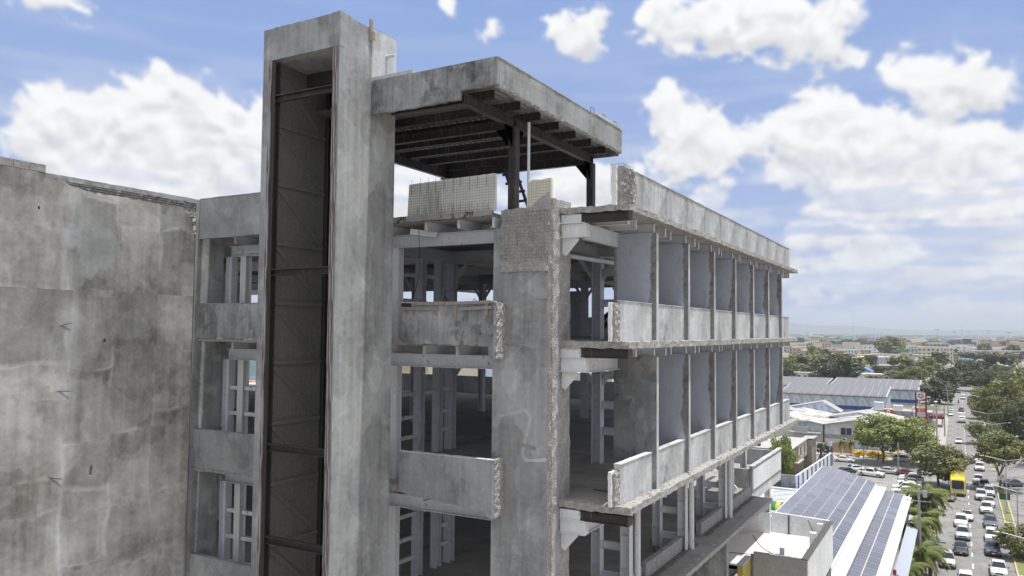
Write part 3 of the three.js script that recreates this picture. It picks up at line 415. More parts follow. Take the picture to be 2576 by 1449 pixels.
// ================================================================ LIFT SHAFT TOWER
const tower = thing('shaft_tower', 'tall narrow plastered lift shaft open at the front, brown steel ladder beams inside', 'tower', [-14.4, 0, -15.6]);
{
  const X0 = -15.67, X1 = -13.07, Z0 = -16.7, Z1 = -14.47, T = 34.78, L = 33.93;
  part(tower, 'side_wall', box(X0, X0 + .30, -2.98, L, Z0, Z1), mat.plasterTower);
  const rw = part(tower, 'side_wall', box(X1 - .17, X1, -2.98, L, Z0, Z1 + .003), mat.plasterTower);
  const topFront = [[X0, L], [X1, L + .01]]; const q = rng(2); for (let i = 0; i <= 24; i++) topFront.push([mix(X1, X0, i / 24), T + (i < 3 ? .03 : 0) + (q() - .5) * .025]);
  part(tower, 'lintel', poly(topFront, .18, [[1, 0, 0], [0, 1, 0], [0, 0, 1], [0, 0, Z1 - .175]]), mat.plasterTower);
  const side = (x, m, cut) => { const s = [[Z0, L], [Z1 - .18, L]]; for (let i = 0; i <= 24; i++) s.push([mix(Z1 - .18, Z0, i / 24), T + .02 + (q() - .5) * .03 - (i > 2 && i < 12 ? .03 : 0)]); return part(tower, 'parapet_wall', poly(s, .16, [[0, 0, 1], [0, 1, 0], [-1, 0, 0], [x, 0, 0]]), m); };
  side(X1 - .002, mat.plasterTower); side(X0 + .162, mat.plasterTower);
  part(tower, 'parapet_wall', box(X0 + .165, X1 - .165, L, T, Z0, Z0 + .14), mat.plaster);
  part(rw, 'new_plaster', box(X1 + .001, X1 + .009, 33.36, T + .0, Z0 + .006, -15.68), mat.plasterNew, { label: 'paler fresh plaster patch' });
  part(tower, 'cap_slab', box(X0 + .01, X1 - .01, L - .02, L + .1, Z0 + .02, Z1 - .19), mat.plaster);
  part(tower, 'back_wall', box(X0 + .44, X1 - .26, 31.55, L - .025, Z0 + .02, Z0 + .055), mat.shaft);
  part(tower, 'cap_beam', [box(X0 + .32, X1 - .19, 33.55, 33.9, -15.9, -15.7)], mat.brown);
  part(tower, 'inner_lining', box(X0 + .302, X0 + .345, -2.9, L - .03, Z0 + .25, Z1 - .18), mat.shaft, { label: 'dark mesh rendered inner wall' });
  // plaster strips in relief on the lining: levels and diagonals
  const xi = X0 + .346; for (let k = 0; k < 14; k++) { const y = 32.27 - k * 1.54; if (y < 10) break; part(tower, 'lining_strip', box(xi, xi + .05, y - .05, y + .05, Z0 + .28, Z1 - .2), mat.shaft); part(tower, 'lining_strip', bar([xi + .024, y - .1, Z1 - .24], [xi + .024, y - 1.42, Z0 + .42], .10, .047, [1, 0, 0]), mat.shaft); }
  part(tower, 'lining_strip', bar([xi + .024, 33.7, Z1 - .24], [xi + .024, 32.4, Z0 + .42], .10, .047, [1, 0, 0]), mat.shaft);
  // steel posts and beams
  for (const [x, z, m] of [[X0 + .31, Z1 - .10, mat.brown], [X0 + .31, Z0 + .12, mat.brown], [X1 - .25, Z0 + .12, mat.brown]]) part(tower, 'steel_post', [box(x, x + .12, -2.9, L - .02, z - .09, z - .075), box(x, x + .12, -2.9, L - .02, z + .075, z + .09), box(x, x + .014, -2.9, L - .02, z - .074, z + .074)], m);
  part(tower, 'jamb', box(X0 + .20, X0 + .305, -2.9, L - .01, Z1 - .02, Z1 + .014), mat.brownPost); part(tower, 'jamb', box(X1 - .20, X1 - .03, -2.9, L - .01, Z1 - .02, Z1 + .016), mat.brownPost);
  for (const y of [33.0, 28.50, 24.08, 21.78, 17.4]) part(tower, 'ladder_beam', [box(X0 + .30, X1 - .19, y - .17, y - .155, Z1 - .14, Z1 - .02), box(X0 + .30, X1 - .19, y - .015, y, Z1 - .14, Z1 - .02), box(X0 + .30, X1 - .19, y - .154, y - .016, Z1 - .13, Z1 - .115), rough(X0 + .32, X1 - .2, y + .001, y + .018, Z1 - .13, Z1 - .03, .05, .01, { y0: 1 }, y)], y < 25 ? mat.brown : mat.brown);
  for (const y of [31.35, 29.65, 28.25, 26.2, 24.0, 22.2, 20.6]) part(tower, 'ladder_beam', [box(X0 + .43, X1 - .18, y - .15, y, Z0 + .06, Z0 + .16)], mat.brown);
  const pk = part(tower, 'plank', box(X1 + .004, X1 + .05, 34.42, 34.98, -15.66, -15.56), mat.wood); part(pk, 'plank_end', box(X1 + .051, X1 + .085, 34.46, 34.66, -15.72, -15.60), mat.wood);
  part(tower, 'drain_pipe', rod([X1 - .02, 34.2, -16.28], [X1 + .30, 34.21, -16.28], .045, .045, 14), mat.pvc);
}

// ================================================================ ROOF CANOPY
const canopy = thing('roof_canopy', 'flat concrete canopy on brown steel posts above the roof, corrugated metal soffit', 'canopy', [-12.5, LV.R + DY, -19.6]);
{
  const X0 = -16.3, X1 = -9.3, Z0 = -23.6, Z1 = -15.7;
  part(canopy, 'concrete_top', box(-13.05, X1 - .10, 32.96, 33.36, Z0 + .05, Z1 - .10), mat.fascia); part(canopy, 'concrete_top', box(X0, -13.052, 32.96, 33.36, Z0 + .05, -16.75), mat.fascia);
  const q = rng(6), f1 = [[-13.06, 33.39], [-13.06, 32.54]]; for (let i = 1; i < 28; i++) f1.push([-13.06 + i * .0975, 32.52 + (q() - .5) * .025 + .012 * i / 28]); f1.push([-10.36, 32.54], [-10.34, 32.74]); for (let i = 1; i < 10; i++) f1.push([-10.34 + i * .104, 32.76 + (q() - .5) * .015]); f1.push([X1, 32.77], [X1, 33.43]);
  part(canopy, 'fascia', poly(f1, .10, [[1, 0, 0], [0, 1, 0], [0, 0, 1], [0, 0, Z1 - .10]]), mat.fascia);
  part(canopy, 'fascia', rough(X1 - .10, X1 + .001, 32.75, 33.40, Z0, Z1 - .102, .10, .008, { x0: 1, z1: 1, smooth: 1 }, 3), mat.plaster);
  const tr = rough(X1 - .14, X1 - .01, 32.72, 32.80, Z0, Z1 - .11, .06, .03, { z1: 1 }, 4); part(canopy, 'torn_edge', tr, mat.rough);
  part(canopy, 'coping', rough(X1 - .14, X1 + .012, 33.405, 33.44, Z0, Z1 - .08, .2, .006, { y0: 1 }, 9), mat.plaster);
  part(canopy, 'coping', bar([-13.05, 33.44, Z1 - .04], [-11.75, 33.45, Z1 - .04], .09, .09), mat.plasterNew); part(canopy, 'coping', bar([X1 - .02, 33.49, -23.5], [X1 - .02, 33.49, -21.4], .08, .09), mat.plasterNew);
  for (const z of [-21.3, -22.2, -23.1]) part(canopy, 'rebar', tube([[X1 - .05, 33.42, z], [X1 - .06, 33.6, z + .08], [X1 - .05, 33.62, z - .12], [X1 - .05, 33.4, z - .3]], .008, 14, 5), mat.rebar);
  part(canopy, 'fascia', box(X0, X1 - .105, 32.62, 33.36, Z0 + .002, Z0 + .048), mat.fascia); part(canopy, 'fascia', box(X0 - .05, X0 - .002, 32.62, 33.36, Z0 + .002, -16.75), mat.fascia);
  // corrugated soffit sheet
  { const n = Math.round((X1 - .16 - X0) / .2), pts = []; for (let i = 0; i < n; i++) { const x = X0 + i * .2; pts.push([x, 32.955], [x + .07, 32.955], [x + .10, 32.90], [x + .17, 32.90]); } pts.push([X1 - .16, 32.955]); const top = pts.slice().reverse().map(p => [p[0], p[1] + .004]);
    part(canopy, 'soffit_sheet', poly([...pts, ...top], -(Z0 - Z1) - .35, [[1, 0, 0], [0, 1, 0], [0, 0, 1], [0, 0, Z0 + .10]]), mat.deck); }
  for (let k = 0; k < 7; k++) { const z = -16.45 - k * 1.13; part(canopy, 'joist', ibeam('x', z > -16.8 ? -13.0 : X0 + .1, X1 - .42 - (k === 0 ? .1 : 0), 32.895, z, .22, .09, .012, .012), mat.brown); }
  for (const [x, z0] of [[-10.3, -15.82], [-15.95, -17.0]]) part(canopy, 'main_beam', ibeam('z', Z0 + .06, z0, 32.70, x, .27, .16), mat.brown);
  for (const z of [-23.42, -18.3]) part(canopy, 'main_beam', ibeam('x', X0 + .1, -10.22, 32.668, z, .25, .16), mat.brown);
  for (const [x, z] of [[-10.3, -18.3], [-10.3, -23.42], [-15.95, -18.3]]) {
    const p = part(canopy, 'post', [box(x - .11, x + .11, LV.R + .004, 32.43, z - .115, z - .10), box(x - .11, x + .11, LV.R + .004, 32.43, z + .10, z + .115), box(x + .10, x + .112, LV.R + .004, 32.43, z - .099, z + .099), box(x - .012, x + .012, LV.R + .004, 32.43, z - .099, z + .099)], mat.brown);
    part(p, 'base_plate', box(x - .2, x + .2, LV.R + .003, LV.R + .022, z - .2, z + .2), mat.brown);
    for (const [dx, dz] of [[0, 1], [0, -1], [-1, 0], [1, 0]]) { if ((z < -23 && dz < 0) || (x > -11 && dx > 0)) continue; part(p, 'knee_plate', poly([[.1, 0], [.56, 0], [.1, -.55]], .02, [[dx, 0, dz], [0, 1, 0], [dz, 0, -dx], [x, 32.42, z]]), mat.brown); }
  }
}
single('downpipe', [rod([-9.66, LV.R + DY, -17.95], [-9.66, 32.42 + DY, -17.95], .038, .038, 12)], mat.pvc, 'grey plastic downpipe standing between the canopy and the small foam panel', 'pipe', [-9.66, LV.R + DY, -17.95]);
{ const l = thing('wooden_ladder', 'rough wooden ladder leaning behind the brown canopy post', 'ladder', [-10.7, LV.R + DY, -19.3]); const a = [-10.40, LV.R + .02, -19.2], b = [-11.12, 31.62, -19.5];
  for (const o of [0, .34]) part(l, 'rail', bar([a[0] + o - .17, a[1], a[2]], [b[0] + o - .17, b[1], b[2]], .05, .07), mat.woodDark);
  for (let k = 0; k < 5; k++) { const t = .12 + k * .19; part(l, 'rung', bar([mix(a[0], b[0], t) - .26, mix(a[1], b[1], t), mix(a[2], b[2], t) + .05], [mix(a[0], b[0], t) + .26, mix(a[1], b[1], t) + .02, mix(a[2], b[2], t) + .05], .04, .07), mat.woodDark); } }
single('block_pile', [rough(-18.3, -17.5, LV.S2 + DY, LV.S2 + .72 + DY, -35.5, -34.9, .2, .03, { y0: 1 })], mat.block, 'pile of blocks on the second storey floor behind the front columns', 'blocks', [-17.9, LV.S2 + DY, -35.2]);
{ const c = thing('timber_crate', 'dark broken timber frame leaning near the white back parapet', 'crate', [-15.6, LV.S2 + DY, -42]); for (const x of [-16.0, -15.2]) part(c, 'rail', bar([x, LV.S2 + .02, -41.5], [x + .25, LV.S2 + 1.0, -42.2], .09, .12), mat.woodDark); for (let k = 0; k < 4; k++) part(c, 'slat', bar([-15.97 + k * .06, LV.S2 + .2 + k * .2, -41.66 - k * .14], [-15.1 + k * .06, LV.S2 + .16 + k * .2, -41.66 - k * .14], .03, .16), mat.woodDark); }

// ================================================================ PLASTERED WING
const wing = thing('plastered_wing', 'windowless wing with a patchy grey plastered wall and broken coping', 'building', [-22, 0, -11]);
{
  part(wing, 'core_wall', box(-21.75, -21.43, -2.98, 30.95, -18.25, -3), mat.rough);
  // plaster skin with a torn upper edge and three holes
  const s = [[-3, -2.9], [-3, 31.13], [-12.0, 31.13]]; const q = rng(12);
  for (let i = 0; i <= 36; i++) { const t = i / 36, z = -12.35 - t * 4.55; s.push([z, mix(31.02, 30.80, sst(0, .25, t)) + (q() - .5) * .07 - (t > .93 ? .35 * (t - .93) / .07 : 0)]); }
  s.push([-16.92, 30.2], [-17.02, 29.85], [-17.05, -2.9]);
  const sh = new THREE.Shape(s.map(p => new THREE.Vector2(...p)));
  const hole = (z, y, rz, ry, sd) => { const h = new THREE.Path(), r = rng(sd); for (let i = 0; i <= 14; i++) { const a = i / 14 * 6.283, k = .75 + r() * .5; i ? h.lineTo(z + Math.cos(a) * rz * k, y + Math.sin(a) * ry * k) : h.moveTo(z + rz, y); } sh.holes.push(h); };
  hole(-12.05, 30.16, .035, .045, 1); hole(-14.05, 26.60, .05, .06, 2); hole(-13.78, 22.95, .055, .17, 3);
  const g = new THREE.ExtrudeGeometry(sh, { depth: .09, bevelEnabled: false }); g.applyMatrix4(new THREE.Matrix4().makeBasis(new THREE.Vector3(0, 0, 1), new THREE.Vector3(0, 1, 0), new THREE.Vector3(-1, 0, 0)).setPosition(new THREE.Vector3(-21.34, 0, 0)));
  part(wing, 'plaster_wall', g, mat.bigWall);
  part(wing, 'torn_core', rough(-21.58, -21.385, 30.55, 31.0, -17.2, -11.9, .05, .035, { x0: 1, y0: 1 }, 6), mat.rough);
  part(wing, 'torn_core', rough(-21.55, -21.37, 30.0, 30.9, -17.19, -16.95, .05, .04, { x0: 1, y0: 1 }, 9), mat.rough);
  for (const y of [30.93, 30.86]) part(wing, 'rebar', rod([-21.365, y, -12.6], [-21.365, y - .02, -17.1], .008, .008, 6), mat.rebar);
  part(wing, 'coping', rough(-21.62, -21.36, 31.0, 31.14, -17.2, -12.2, .08, .010, {}, 4), mat.plaster);
  for (let k = 0; k < 5; k++) { part(wing, 'concrete_block', rough(-21.53, -21.352, 31.142, 31.345, -12.2 + k * .425, -11.79 + k * .425, .07, .004, { y0: 1 }, k), mat.block); }
  part(wing, 'reveal_wall', box(-21.60, -21.345, -2.9, 31.10, -18.20, -17.06), mat.plaster);
  for (const [z, y, l] of [[-12.3, 26.9, [.10, .2, -.75]], [-12.3, 25.27, [.10, -.05, -.78]], [-12.15, 23.05, [.10, -.2, -.8]]]) part(wing, 'rebar', rod([-21.4, y, z], [-21.4 + l[0], y + l[1], z + l[2]], .008, .008, 6), mat.rebar);
}
// ================================================================ GROUND, ROADS
const gmat = {};
gmat.ground = std({ map: tex(512, 512, (u, v, c) => { const a = fbm(u * 9, v * 9, 5, 9, 9), b = fbm(u * 30 + 3, v * 30, 3, 30, 30); const g = sst(.52, .66, a) * .8; const k = .24 + .16 * (b - .5); c[0] = enc(mix(k * 1.15, .075, g)); c[1] = enc(mix(k * 1.05, .085, g)); c[2] = enc(mix(k * .9, .045, g)); }, [1 / 160, 1 / 160]) });
const asphaltTex = (l, sd) => tex(512, 512, (u, v, c) => { const a = fbm(u * 6 + sd, v * 6, 5, 6, 6), s = fbm(u * 90, v * 90 + sd, 2, 90, 90), t = fbm(u * 22, v * 2 + sd, 3, 22, 2); grey(c, l * (1 + (a - .5) * .5 + (s - .5) * .4 + (t - .5) * .2 - .3 * sst(.66, .74, fbm(u * 9 + sd, v * 9, 4, 9, 9))), .012); }, [1 / 14, 1 / 14]);
gmat.asphalt = std({ map: asphaltTex(.215, 1) }); gmat.lot = std({ map: asphaltTex(.26, 5) });
gmat.pave = std({ map: tex(256, 256, (u, v, c) => { const a = fbm(u * 12, v * 12, 4, 12, 12); grey(c, .36 + .14 * (a - .5), .05); }, [1 / 6, 1 / 6]) });
gmat.grass = std({ map: tex(256, 256, (u, v, c) => { const a = fbm(u * 14, v * 14, 4, 14, 14), b = fbm(u * 60, v * 60, 2, 60, 60), k = .15 + .10 * (a - .5) + .12 * (b - .5); c[0] = enc(k * 1.15); c[1] = enc(k * 1.3); c[2] = enc(k * .45); }, [1 / 3, 1 / 3]) });
gmat.kerb = std({ map: tex(256, 128, (u, v, c) => { const a = fbm(u * 20, v * 8, 4, 20, 8), w = sst(.52, .66, a); c[0] = enc(mix(.50, .36, w)); c[1] = enc(mix(.42, .34, w)); c[2] = enc(mix(.24, .30, w)); }, [1 / 3, 1 / 1]) });
gmat.line = std({ map: tex(128, 128, (u, v, c) => { const a = fbm(u * 10, v * 10, 4, 10, 10); grey(c, .66 - .2 * sst(.55, .7, a)); }) });
const flat = (x0, x1, z0, z1, y, n = 1) => { const g = new THREE.PlaneGeometry(x1 - x0, z1 - z0, n, n); g.rotateX(-Math.PI / 2); g.translate((x0 + x1) / 2, y, (z0 + z1) / 2); return g; };
const struct = (name, geo, m) => single(name, geo, m, null, null, null, null, 'structure');
struct('ground', flat(-9000, 9000, -16000, 400, 0), gmat.ground);
struct('road', [flat(-3.4, 5.85, -700, -60, .012)], gmat.asphalt);
struct('road', [flat(7.26, 15.5, -700, -60, .012)], gmat.asphalt);
struct('road', [flat(-110, -3.42, -206, -187, .010), flat(15.52, 60, -206, -187, .010), flat(5.87, 7.18, -206, -187, .010)], gmat.asphalt);
struct('parking_lot', [flat(-26.5, -5.2, -186.9, -128, .014)], gmat.lot);
struct('pavement', [box(-5.1, -3.65, 0, .14, -183, -60), box(-60, -5, 0, .14, -212, -206.3), box(-6.6, -3.65, 0, .14, -330, -212)], gmat.pave);
struct('kerb', [box(-3.64, -3.4, 0, .16, -183, -60), box(-60, -3.6, 0, .16, -206.28, -206), box(-3.64, -3.4, 0, .16, -330, -212.1), box(15.5, 15.75, 0, .15, -183, -60)], gmat.pave);
{ const m = struct('median', [box(6.021, 7.099, 0, .15, -184, -60), box(6.021, 7.099, 0, .15, -640, -210)], gmat.grass);
  part(m, 'kerb', [box(5.83, 6.02, 0, .2, -184.2, -60), box(5.83, 6.02, 0, .2, -640, -209.8)], gmat.kerb, { local: 1 }); part(m, 'kerb', [box(7.1, 7.28, 0, .2, -184.2, -60), box(7.1, 7.28, 0, .2, -640, -209.8)], gmat.kerb, { local: 1 });
  for (const z of [-184.3, -209.9]) part(m, 'kerb', box(5.84, 7.27, 0, .19, z, z + .3), gmat.kerb, { local: 1 }); for (const z of [-150, -134, -118, -102]) part(m, 'cross_slab', box(6.03, 7.09, .1, .165, z, z + .7), gmat.pave, { local: 1 }); }
{ const m = struct('lane_marking', [flat(1.06, 1.18, -182, -181.4, .018)], gmat.line); for (let z = -100; z > -480; z -= 6.2) if (z > -184 || z < -212) part(m, 'dash', flat(1.04, 1.20, z - 2.5, z, .018), gmat.line, { local: 1 }); part(m, 'stop_line', flat(-3.2, 5.6, -186.6, -186.1, .018), gmat.line, { local: 1 }); part(m, 'stop_line', flat(7.4, 15.3, -186.6, -186.2, .018), gmat.line, { local: 1 });
  for (const [x, z, t] of [[-6.2, -190, 0], [-7.2, -191, 0]]) part(m, 'stop_line', flat(x - .15, x + .15, z - 3.5, z + 2, .018), gmat.line, { local: 1 });
  for (let k = 0; k < 9; k++) part(m, 'bay_line', flat(-15 + .0, -10.5, -150 - k * 3.4, -150 - k * 3.4 + .1, .02), gmat.line, { local: 1 }); }

// ================================================================ REAR WING BALCONY AND TERRACE BLOCK
const cream = std({ map: plaster(21, .60, { patch: .2, streak: .4, warm: .05, size: 6 }) }), whiteWall = std({ map: plaster(23, .74, { patch: .14, streak: .3, warm: .008, size: 6 }) }), stucco = std({ map: tex(256, 256, (u, v, c) => { const s = fbm(u * 60, v * 60, 3, 60, 60), a = fbm(u * 4, v * 4, 3, 4, 4); grey(c, .40 + .22 * (s - .5) + .1 * (a - .5), .015); }, [1 / 2, 1 / 2]), bumpMap: bumpRough, bumpScale: .01 });
const glassDark = std({ color: new THREE.Color(.03, .035, .05), roughness: .08 }), yellowPaint = std({ map: paintTex(.5, 0, 0, 3), color: new THREE.Color(1, .80, .22) }), blackTop = std({ map: tex(128, 128, (u, v, c) => grey(c, .055 + .06 * fbm(u * 14, v * 14, 4, 14, 14), .06)), roughness: .95 });
const rear = thing('rear_wing', 'low rear wing with white balcony panel and cream beam behind the finned facade', 'building', [-14, 0, -47]);
{
  part(rear, 'floor_slab', box(-30, -9.75, 18.55, 18.73, -51, -41.35), mat.floor); part(rear, 'back_wall', box(-30, -9.9, 18.74, 19.7, -51.1, -50.9), mat.plaster);
  part(rear, 'balcony_panel', box(-9.74, -9.60, 18.52, 19.86, -50.8, -43.0), mat.plaster); part(rear, 'white_panel', box(-9.598, -9.575, 18.66, 19.72, -50.6, -43.15), whiteWall); part(rear, 'coping', box(-9.78, -9.55, 19.862, 19.93, -50.82, -42.98), mat.plasterNew);
  part(rear, 'return_wall', rough(-10.9, -9.76, 18.74, 19.75, -43.2, -43.0, .09, .02, { y0: 1 }, 2), mat.rough); part(rear, 'cream_beam', box(-9.95, -9.62, 18.02, 18.515, -50.8, -43.0), cream);
  part(rear, 'steel_column', hcol(-10.0, -48.7, 15.22, 18.0, .30, 'x'), mat.steelWhite); part(rear, 'steel_column', hcol(-10.4, -44.5, 18.74, 22.0, .30, 'x'), mat.steel); part(rear, 'diagonal_brace', bar([-11.6, 20.4, -42.0], [-10.2, 18.8, -42.0], .12, .2), mat.steelWhite);
}
const terr = thing('terrace_block', 'white roof terrace block with dark coped parapet below the finned facade', 'building', [-8, 0, -45]);
{
  part(terr, 'roof_floor', box(-14, -6.6, 15.0, 15.2, -48.9, -40.36), std({ map: tex(512, 512, (u, v, c) => { const a = fbm(u * 5, v * 5, 5, 5, 5), s = sst(.58, .72, fbm(u * 7 + 3, v * 4, 5, 7, 4)); grey(c, .66 + .10 * (a - .5) - .14 * s, .03); }, [1 / 6, 1 / 6]) }));
  part(terr, 'front_wall', box(-8.95, -6.46, -2.98, 16.2, -40.35, -40.2), stucco); part(terr, 'side_wall', box(-6.60, -6.44, 13.95, 16.18, -48.9, -40.36), whiteWall);
  part(terr, 'coping', rough(-6.72, -6.42, 16.182, 16.22, -48.95, -40.18, .2, .01, { y0: 1 }), blackTop); part(terr, 'coping', rough(-8.95, -6.73, 16.202, 16.225, -40.37, -40.18, .1, .012, { y0: 1 }), mat.plaster);
  part(terr, 'back_wall', poly([[-9.8, 15.2], [-6.61, 15.2], [-6.61, 16.25], [-7.3, 16.28], [-9.8, 16.38]], .15, [[1, 0, 0], [0, 1, 0], [0, 0, 1], [0, 0, -49.05]]), whiteWall); part(terr, 'back_wall', box(-11.4, -9.82, 15.2, 16.4, -48.6, -48.45), whiteWall);
  part(terr, 'dark_post', box(-8.86, -8.80, 15.2, 16.3, -48.87, -48.8), mat.black); part(terr, 'stub_wall', box(-7.22, -6.9, 15.2, 16.16, -46.2, -45.8), whiteWall); part(terr, 'stub_wall', box(-7.15, -6.85, 15.2, 16.2, -48.3, -48.0), whiteWall);
  part(terr, 'side_glazing', box(-6.66, -6.53, 4, 13.94, -48.8, -40.5), glassDark); for (let k = 0; k < 9; k++) part(terr, 'mullion', box(-6.52, -6.47, 4, 13.93, -41.2 - k * .9, -41.14 - k * .9), mat.steelGrey); part(terr, 'side_wall', box(-6.70, -6.48, -2.98, 3.98, -48.9, -40.36), whiteWall);
  part(terr, 'yellow_wall', box(-9.35, -9.1, -2.98, 15.9, -40.34, -38.6), yellowPaint); part(terr, 'coping', box(-9.38, -9.08, 15.902, 15.98, -40.34, -38.6), mat.plasterNew); part(terr, 'link_wall', box(-9.09, -8.96, -2.98, 16.1, -40.34, -40.22), mat.weathered);
  part(terr, 'grey_wall', box(-14, -11.42, 15.2, 16.6, -48.0, -47.8), stucco); part(terr, 'vent_post', [box(-7.80, -7.70, 15.2, 16.5, -40.75, -40.65), box(-7.68, -7.58, 15.2, 16.5, -40.75, -40.65)], mat.steel); part(terr, 'vent_box', box(-7.86, -7.6, 15.6, 16.05, -40.64, -40.55), mat.black);
  part(terr, 'floodlight', [rod([-7.75, 16.2, -48.7], [-7.45, 15.55, -48.6], .02, .02, 6), box(-7.55, -7.4, 15.45, 15.6, -48.65, -48.5)], mat.black);
  part(terr, 'cable', tube([[-10.6, 15.22, -47.5], [-9.5, 15.22, -45.0], [-8.6, 15.22, -44.0], [-7.2, 15.22, -43.2]], .015, 40, 5), mat.black); part(terr, 'cable', tube([[-10.9, 15.22, -43.2], [-9.6, 15.22, -43.5], [-8.6, 15.22, -43.9], [-8.4, 15.23, -44.1], [-8.7, 15.22, -44.2]], .015, 40, 5), mat.black);
}

// ================================================================ SOLAR ROOFED HALL
const hall = thing('solar_hall', 'long low hall whose white roof carries blue grey solar panels beside the street', 'building', [-12, 0, -104]);
{
  const Z0 = -127.2, Z1 = -78, yv = x => 10.1 - 1.9 * Math.pow(clamp((x + 18) / 7.25), 1.55);
  const roofWhite = std({ map: tex(256, 256, (u, v, c) => { const a = fbm(u * 6, v * 6, 5, 6, 6), r = Math.abs(((u * 20) % 1) - .5); grey(c, .74 + .1 * (a - .5) + (r > .44 ? -.05 : 0)); }, [1 / 5, 1 / 5]) });
  const top = [], low = []; for (let i = 0; i <= 16; i++) { const x = mix(-18.2, -10.7, i / 16); top.push([x, yv(x) - .13]); low.unshift([x, yv(x) - .38]); }
  part(hall, 'vault_roof', poly([...top, ...low], Z1 - Z0, [[1, 0, 0], [0, 1, 0], [0, 0, 1], [0, 0, Z0]]), roofWhite, { world: 1 });
  part(hall, 'valley_roof', box(-10.68, -9.4, 7.55, 7.80, Z0 + .1, Z1), roofWhite, { world: 1 });
  part(hall, 'lean_roof', poly([[-9.9, 7.36], [-6.2, 6.66], [-6.2, 6.5], [-9.9, 7.2]], Z1 - Z0 + 6, [[1, 0, 0], [0, 1, 0], [0, 0, 1], [0, 0, Z0]]), roofWhite, { world: 1 });
  part(hall, 'wall', [box(-18, -17.8, 0, 9.6, Z0 + .3, Z1 - .3), box(-6.9, -6.7, 0, 6.5, Z0 + .3, Z1 + 5), box(-17.79, -6.91, 0, 7.1, Z0 + .3, Z0 + .5)], whiteWall, { world: 1 }); part(hall, 'gable', poly([...low.map(p => [clamp(p[0], -17.7, -10.75), p[1] - .02]), [-17.7, 7.0], [-10.75, 7.0]].slice(0, 17).concat([[-17.7, 7.0], [-10.75, 7.0]]), .15, [[1, 0, 0], [0, 1, 0], [0, 0, 1], [0, 0, Z0 + .31]]), whiteWall, { world: 1 });
  const cell = (b) => tex(96, 176, (u, v, c) => { const gx = Math.min((u * 6) % 1, 1 - (u * 6) % 1), gy = Math.min((v * 10) % 1, 1 - (v * 10) % 1), fr = Math.min(u, 1 - u) < .022 || Math.min(v, 1 - v) < .014, mid = Math.abs(v - .5) < .012; const k = fr ? .45 : (gx < .05 || gy < .045 || mid) ? .27 : b; const s = fbm(u * 4, v * 6, 3) - .5; c[0] = enc(k * (fr ? 1 : .86) * (1 + s * .2)); c[1] = enc(k * (fr ? 1 : .91) * (1 + s * .2)); c[2] = enc(k * (fr ? 1 : 1.18)); });
  const pm = [.085, .115, .15, .185].map((b, i) => std({ map: cell(b), roughness: .22 + .05 * i })), frame = mat.pvc; const pg = new THREE.BoxGeometry(1.185, .04, 2.155); { const uv = pg.attributes.uv, n = pg.attributes.normal, p = pg.attributes.position; for (let i = 0; i < p.count; i++) uv.setXY(i, p.getX(i) / 1.185 + .5, p.getZ(i) / 2.155 + .5); }
  const r = rng(31), put = (x, y, z, tilt, m) => { const s = new THREE.Mesh(pg, m); s.name = 'solar_panel'; s.position.set(x + 12, y, z + 104); s.rotation.z = tilt; hall.add(s); };
  const rowsN = 22, pitch = 2.19; for (let k = 0; k < rowsN; k++) for (let c = 0; c < 6; c++) { const x0 = -18 + c * 1.208, x1 = x0 + 1.208, xm = (x0 + x1) / 2, t = Math.atan2(yv(x1) - yv(x0), 1.208), far = (k) / rowsN; put(xm, (yv(x0) + yv(x1)) / 2, -126 + k * pitch, t, pm[clamp(Math.floor(r() * 2.2 + (1 - far) * 1.9 - (c > 3 ? .8 : 0) + (c < 1 ? .6 : 0)), 0, 3)]); }
  for (let k = 0; k < 23; k++) for (let c = 0; c < 2; c++) { const xm = -9.02 + c * 1.215; put(xm, 7.36 - .189 * (xm + 9.9) + .09, -126 + k * pitch, -.187, pm[clamp(Math.floor(r() * 2 + (k < 8 ? 1.2 : .2)), 0, 3)]); }
  const st = []; for (let k = 0; k < 46; k++) { const z = -126.6 + k * 1.09; st.push(box(-10.72, -10.45, 8.02, 8.06, z, z + .05), box(-9.75, -9.55, 7.42, 7.46, z, z + .05), box(-7.2, -7.0, 6.98, 7.02, z, z + .05)); } part(hall, 'mounting_rail', st, mat.pvc, { world: 1 });
  part(hall, 'conduit', tube([[-6.5, 6.85, -128], [-6.6, 6.8, -118], [-6.45, 6.75, -100], [-6.5, 6.75, -80]], .06, 60, 6), whiteWall, { world: 1 });
  const o = []; for (let k = 0; k < 60; k++) o.push(rod([-6.15, 5.6, -120 + k * .5], [-4.9, 5.2, -120 + k * .5], .12, .12, 8)); part(hall, 'corrugated_awning', o, std({ color: new THREE.Color(.42, .46, .55), roughness: .5 }), { world: 1 });
}

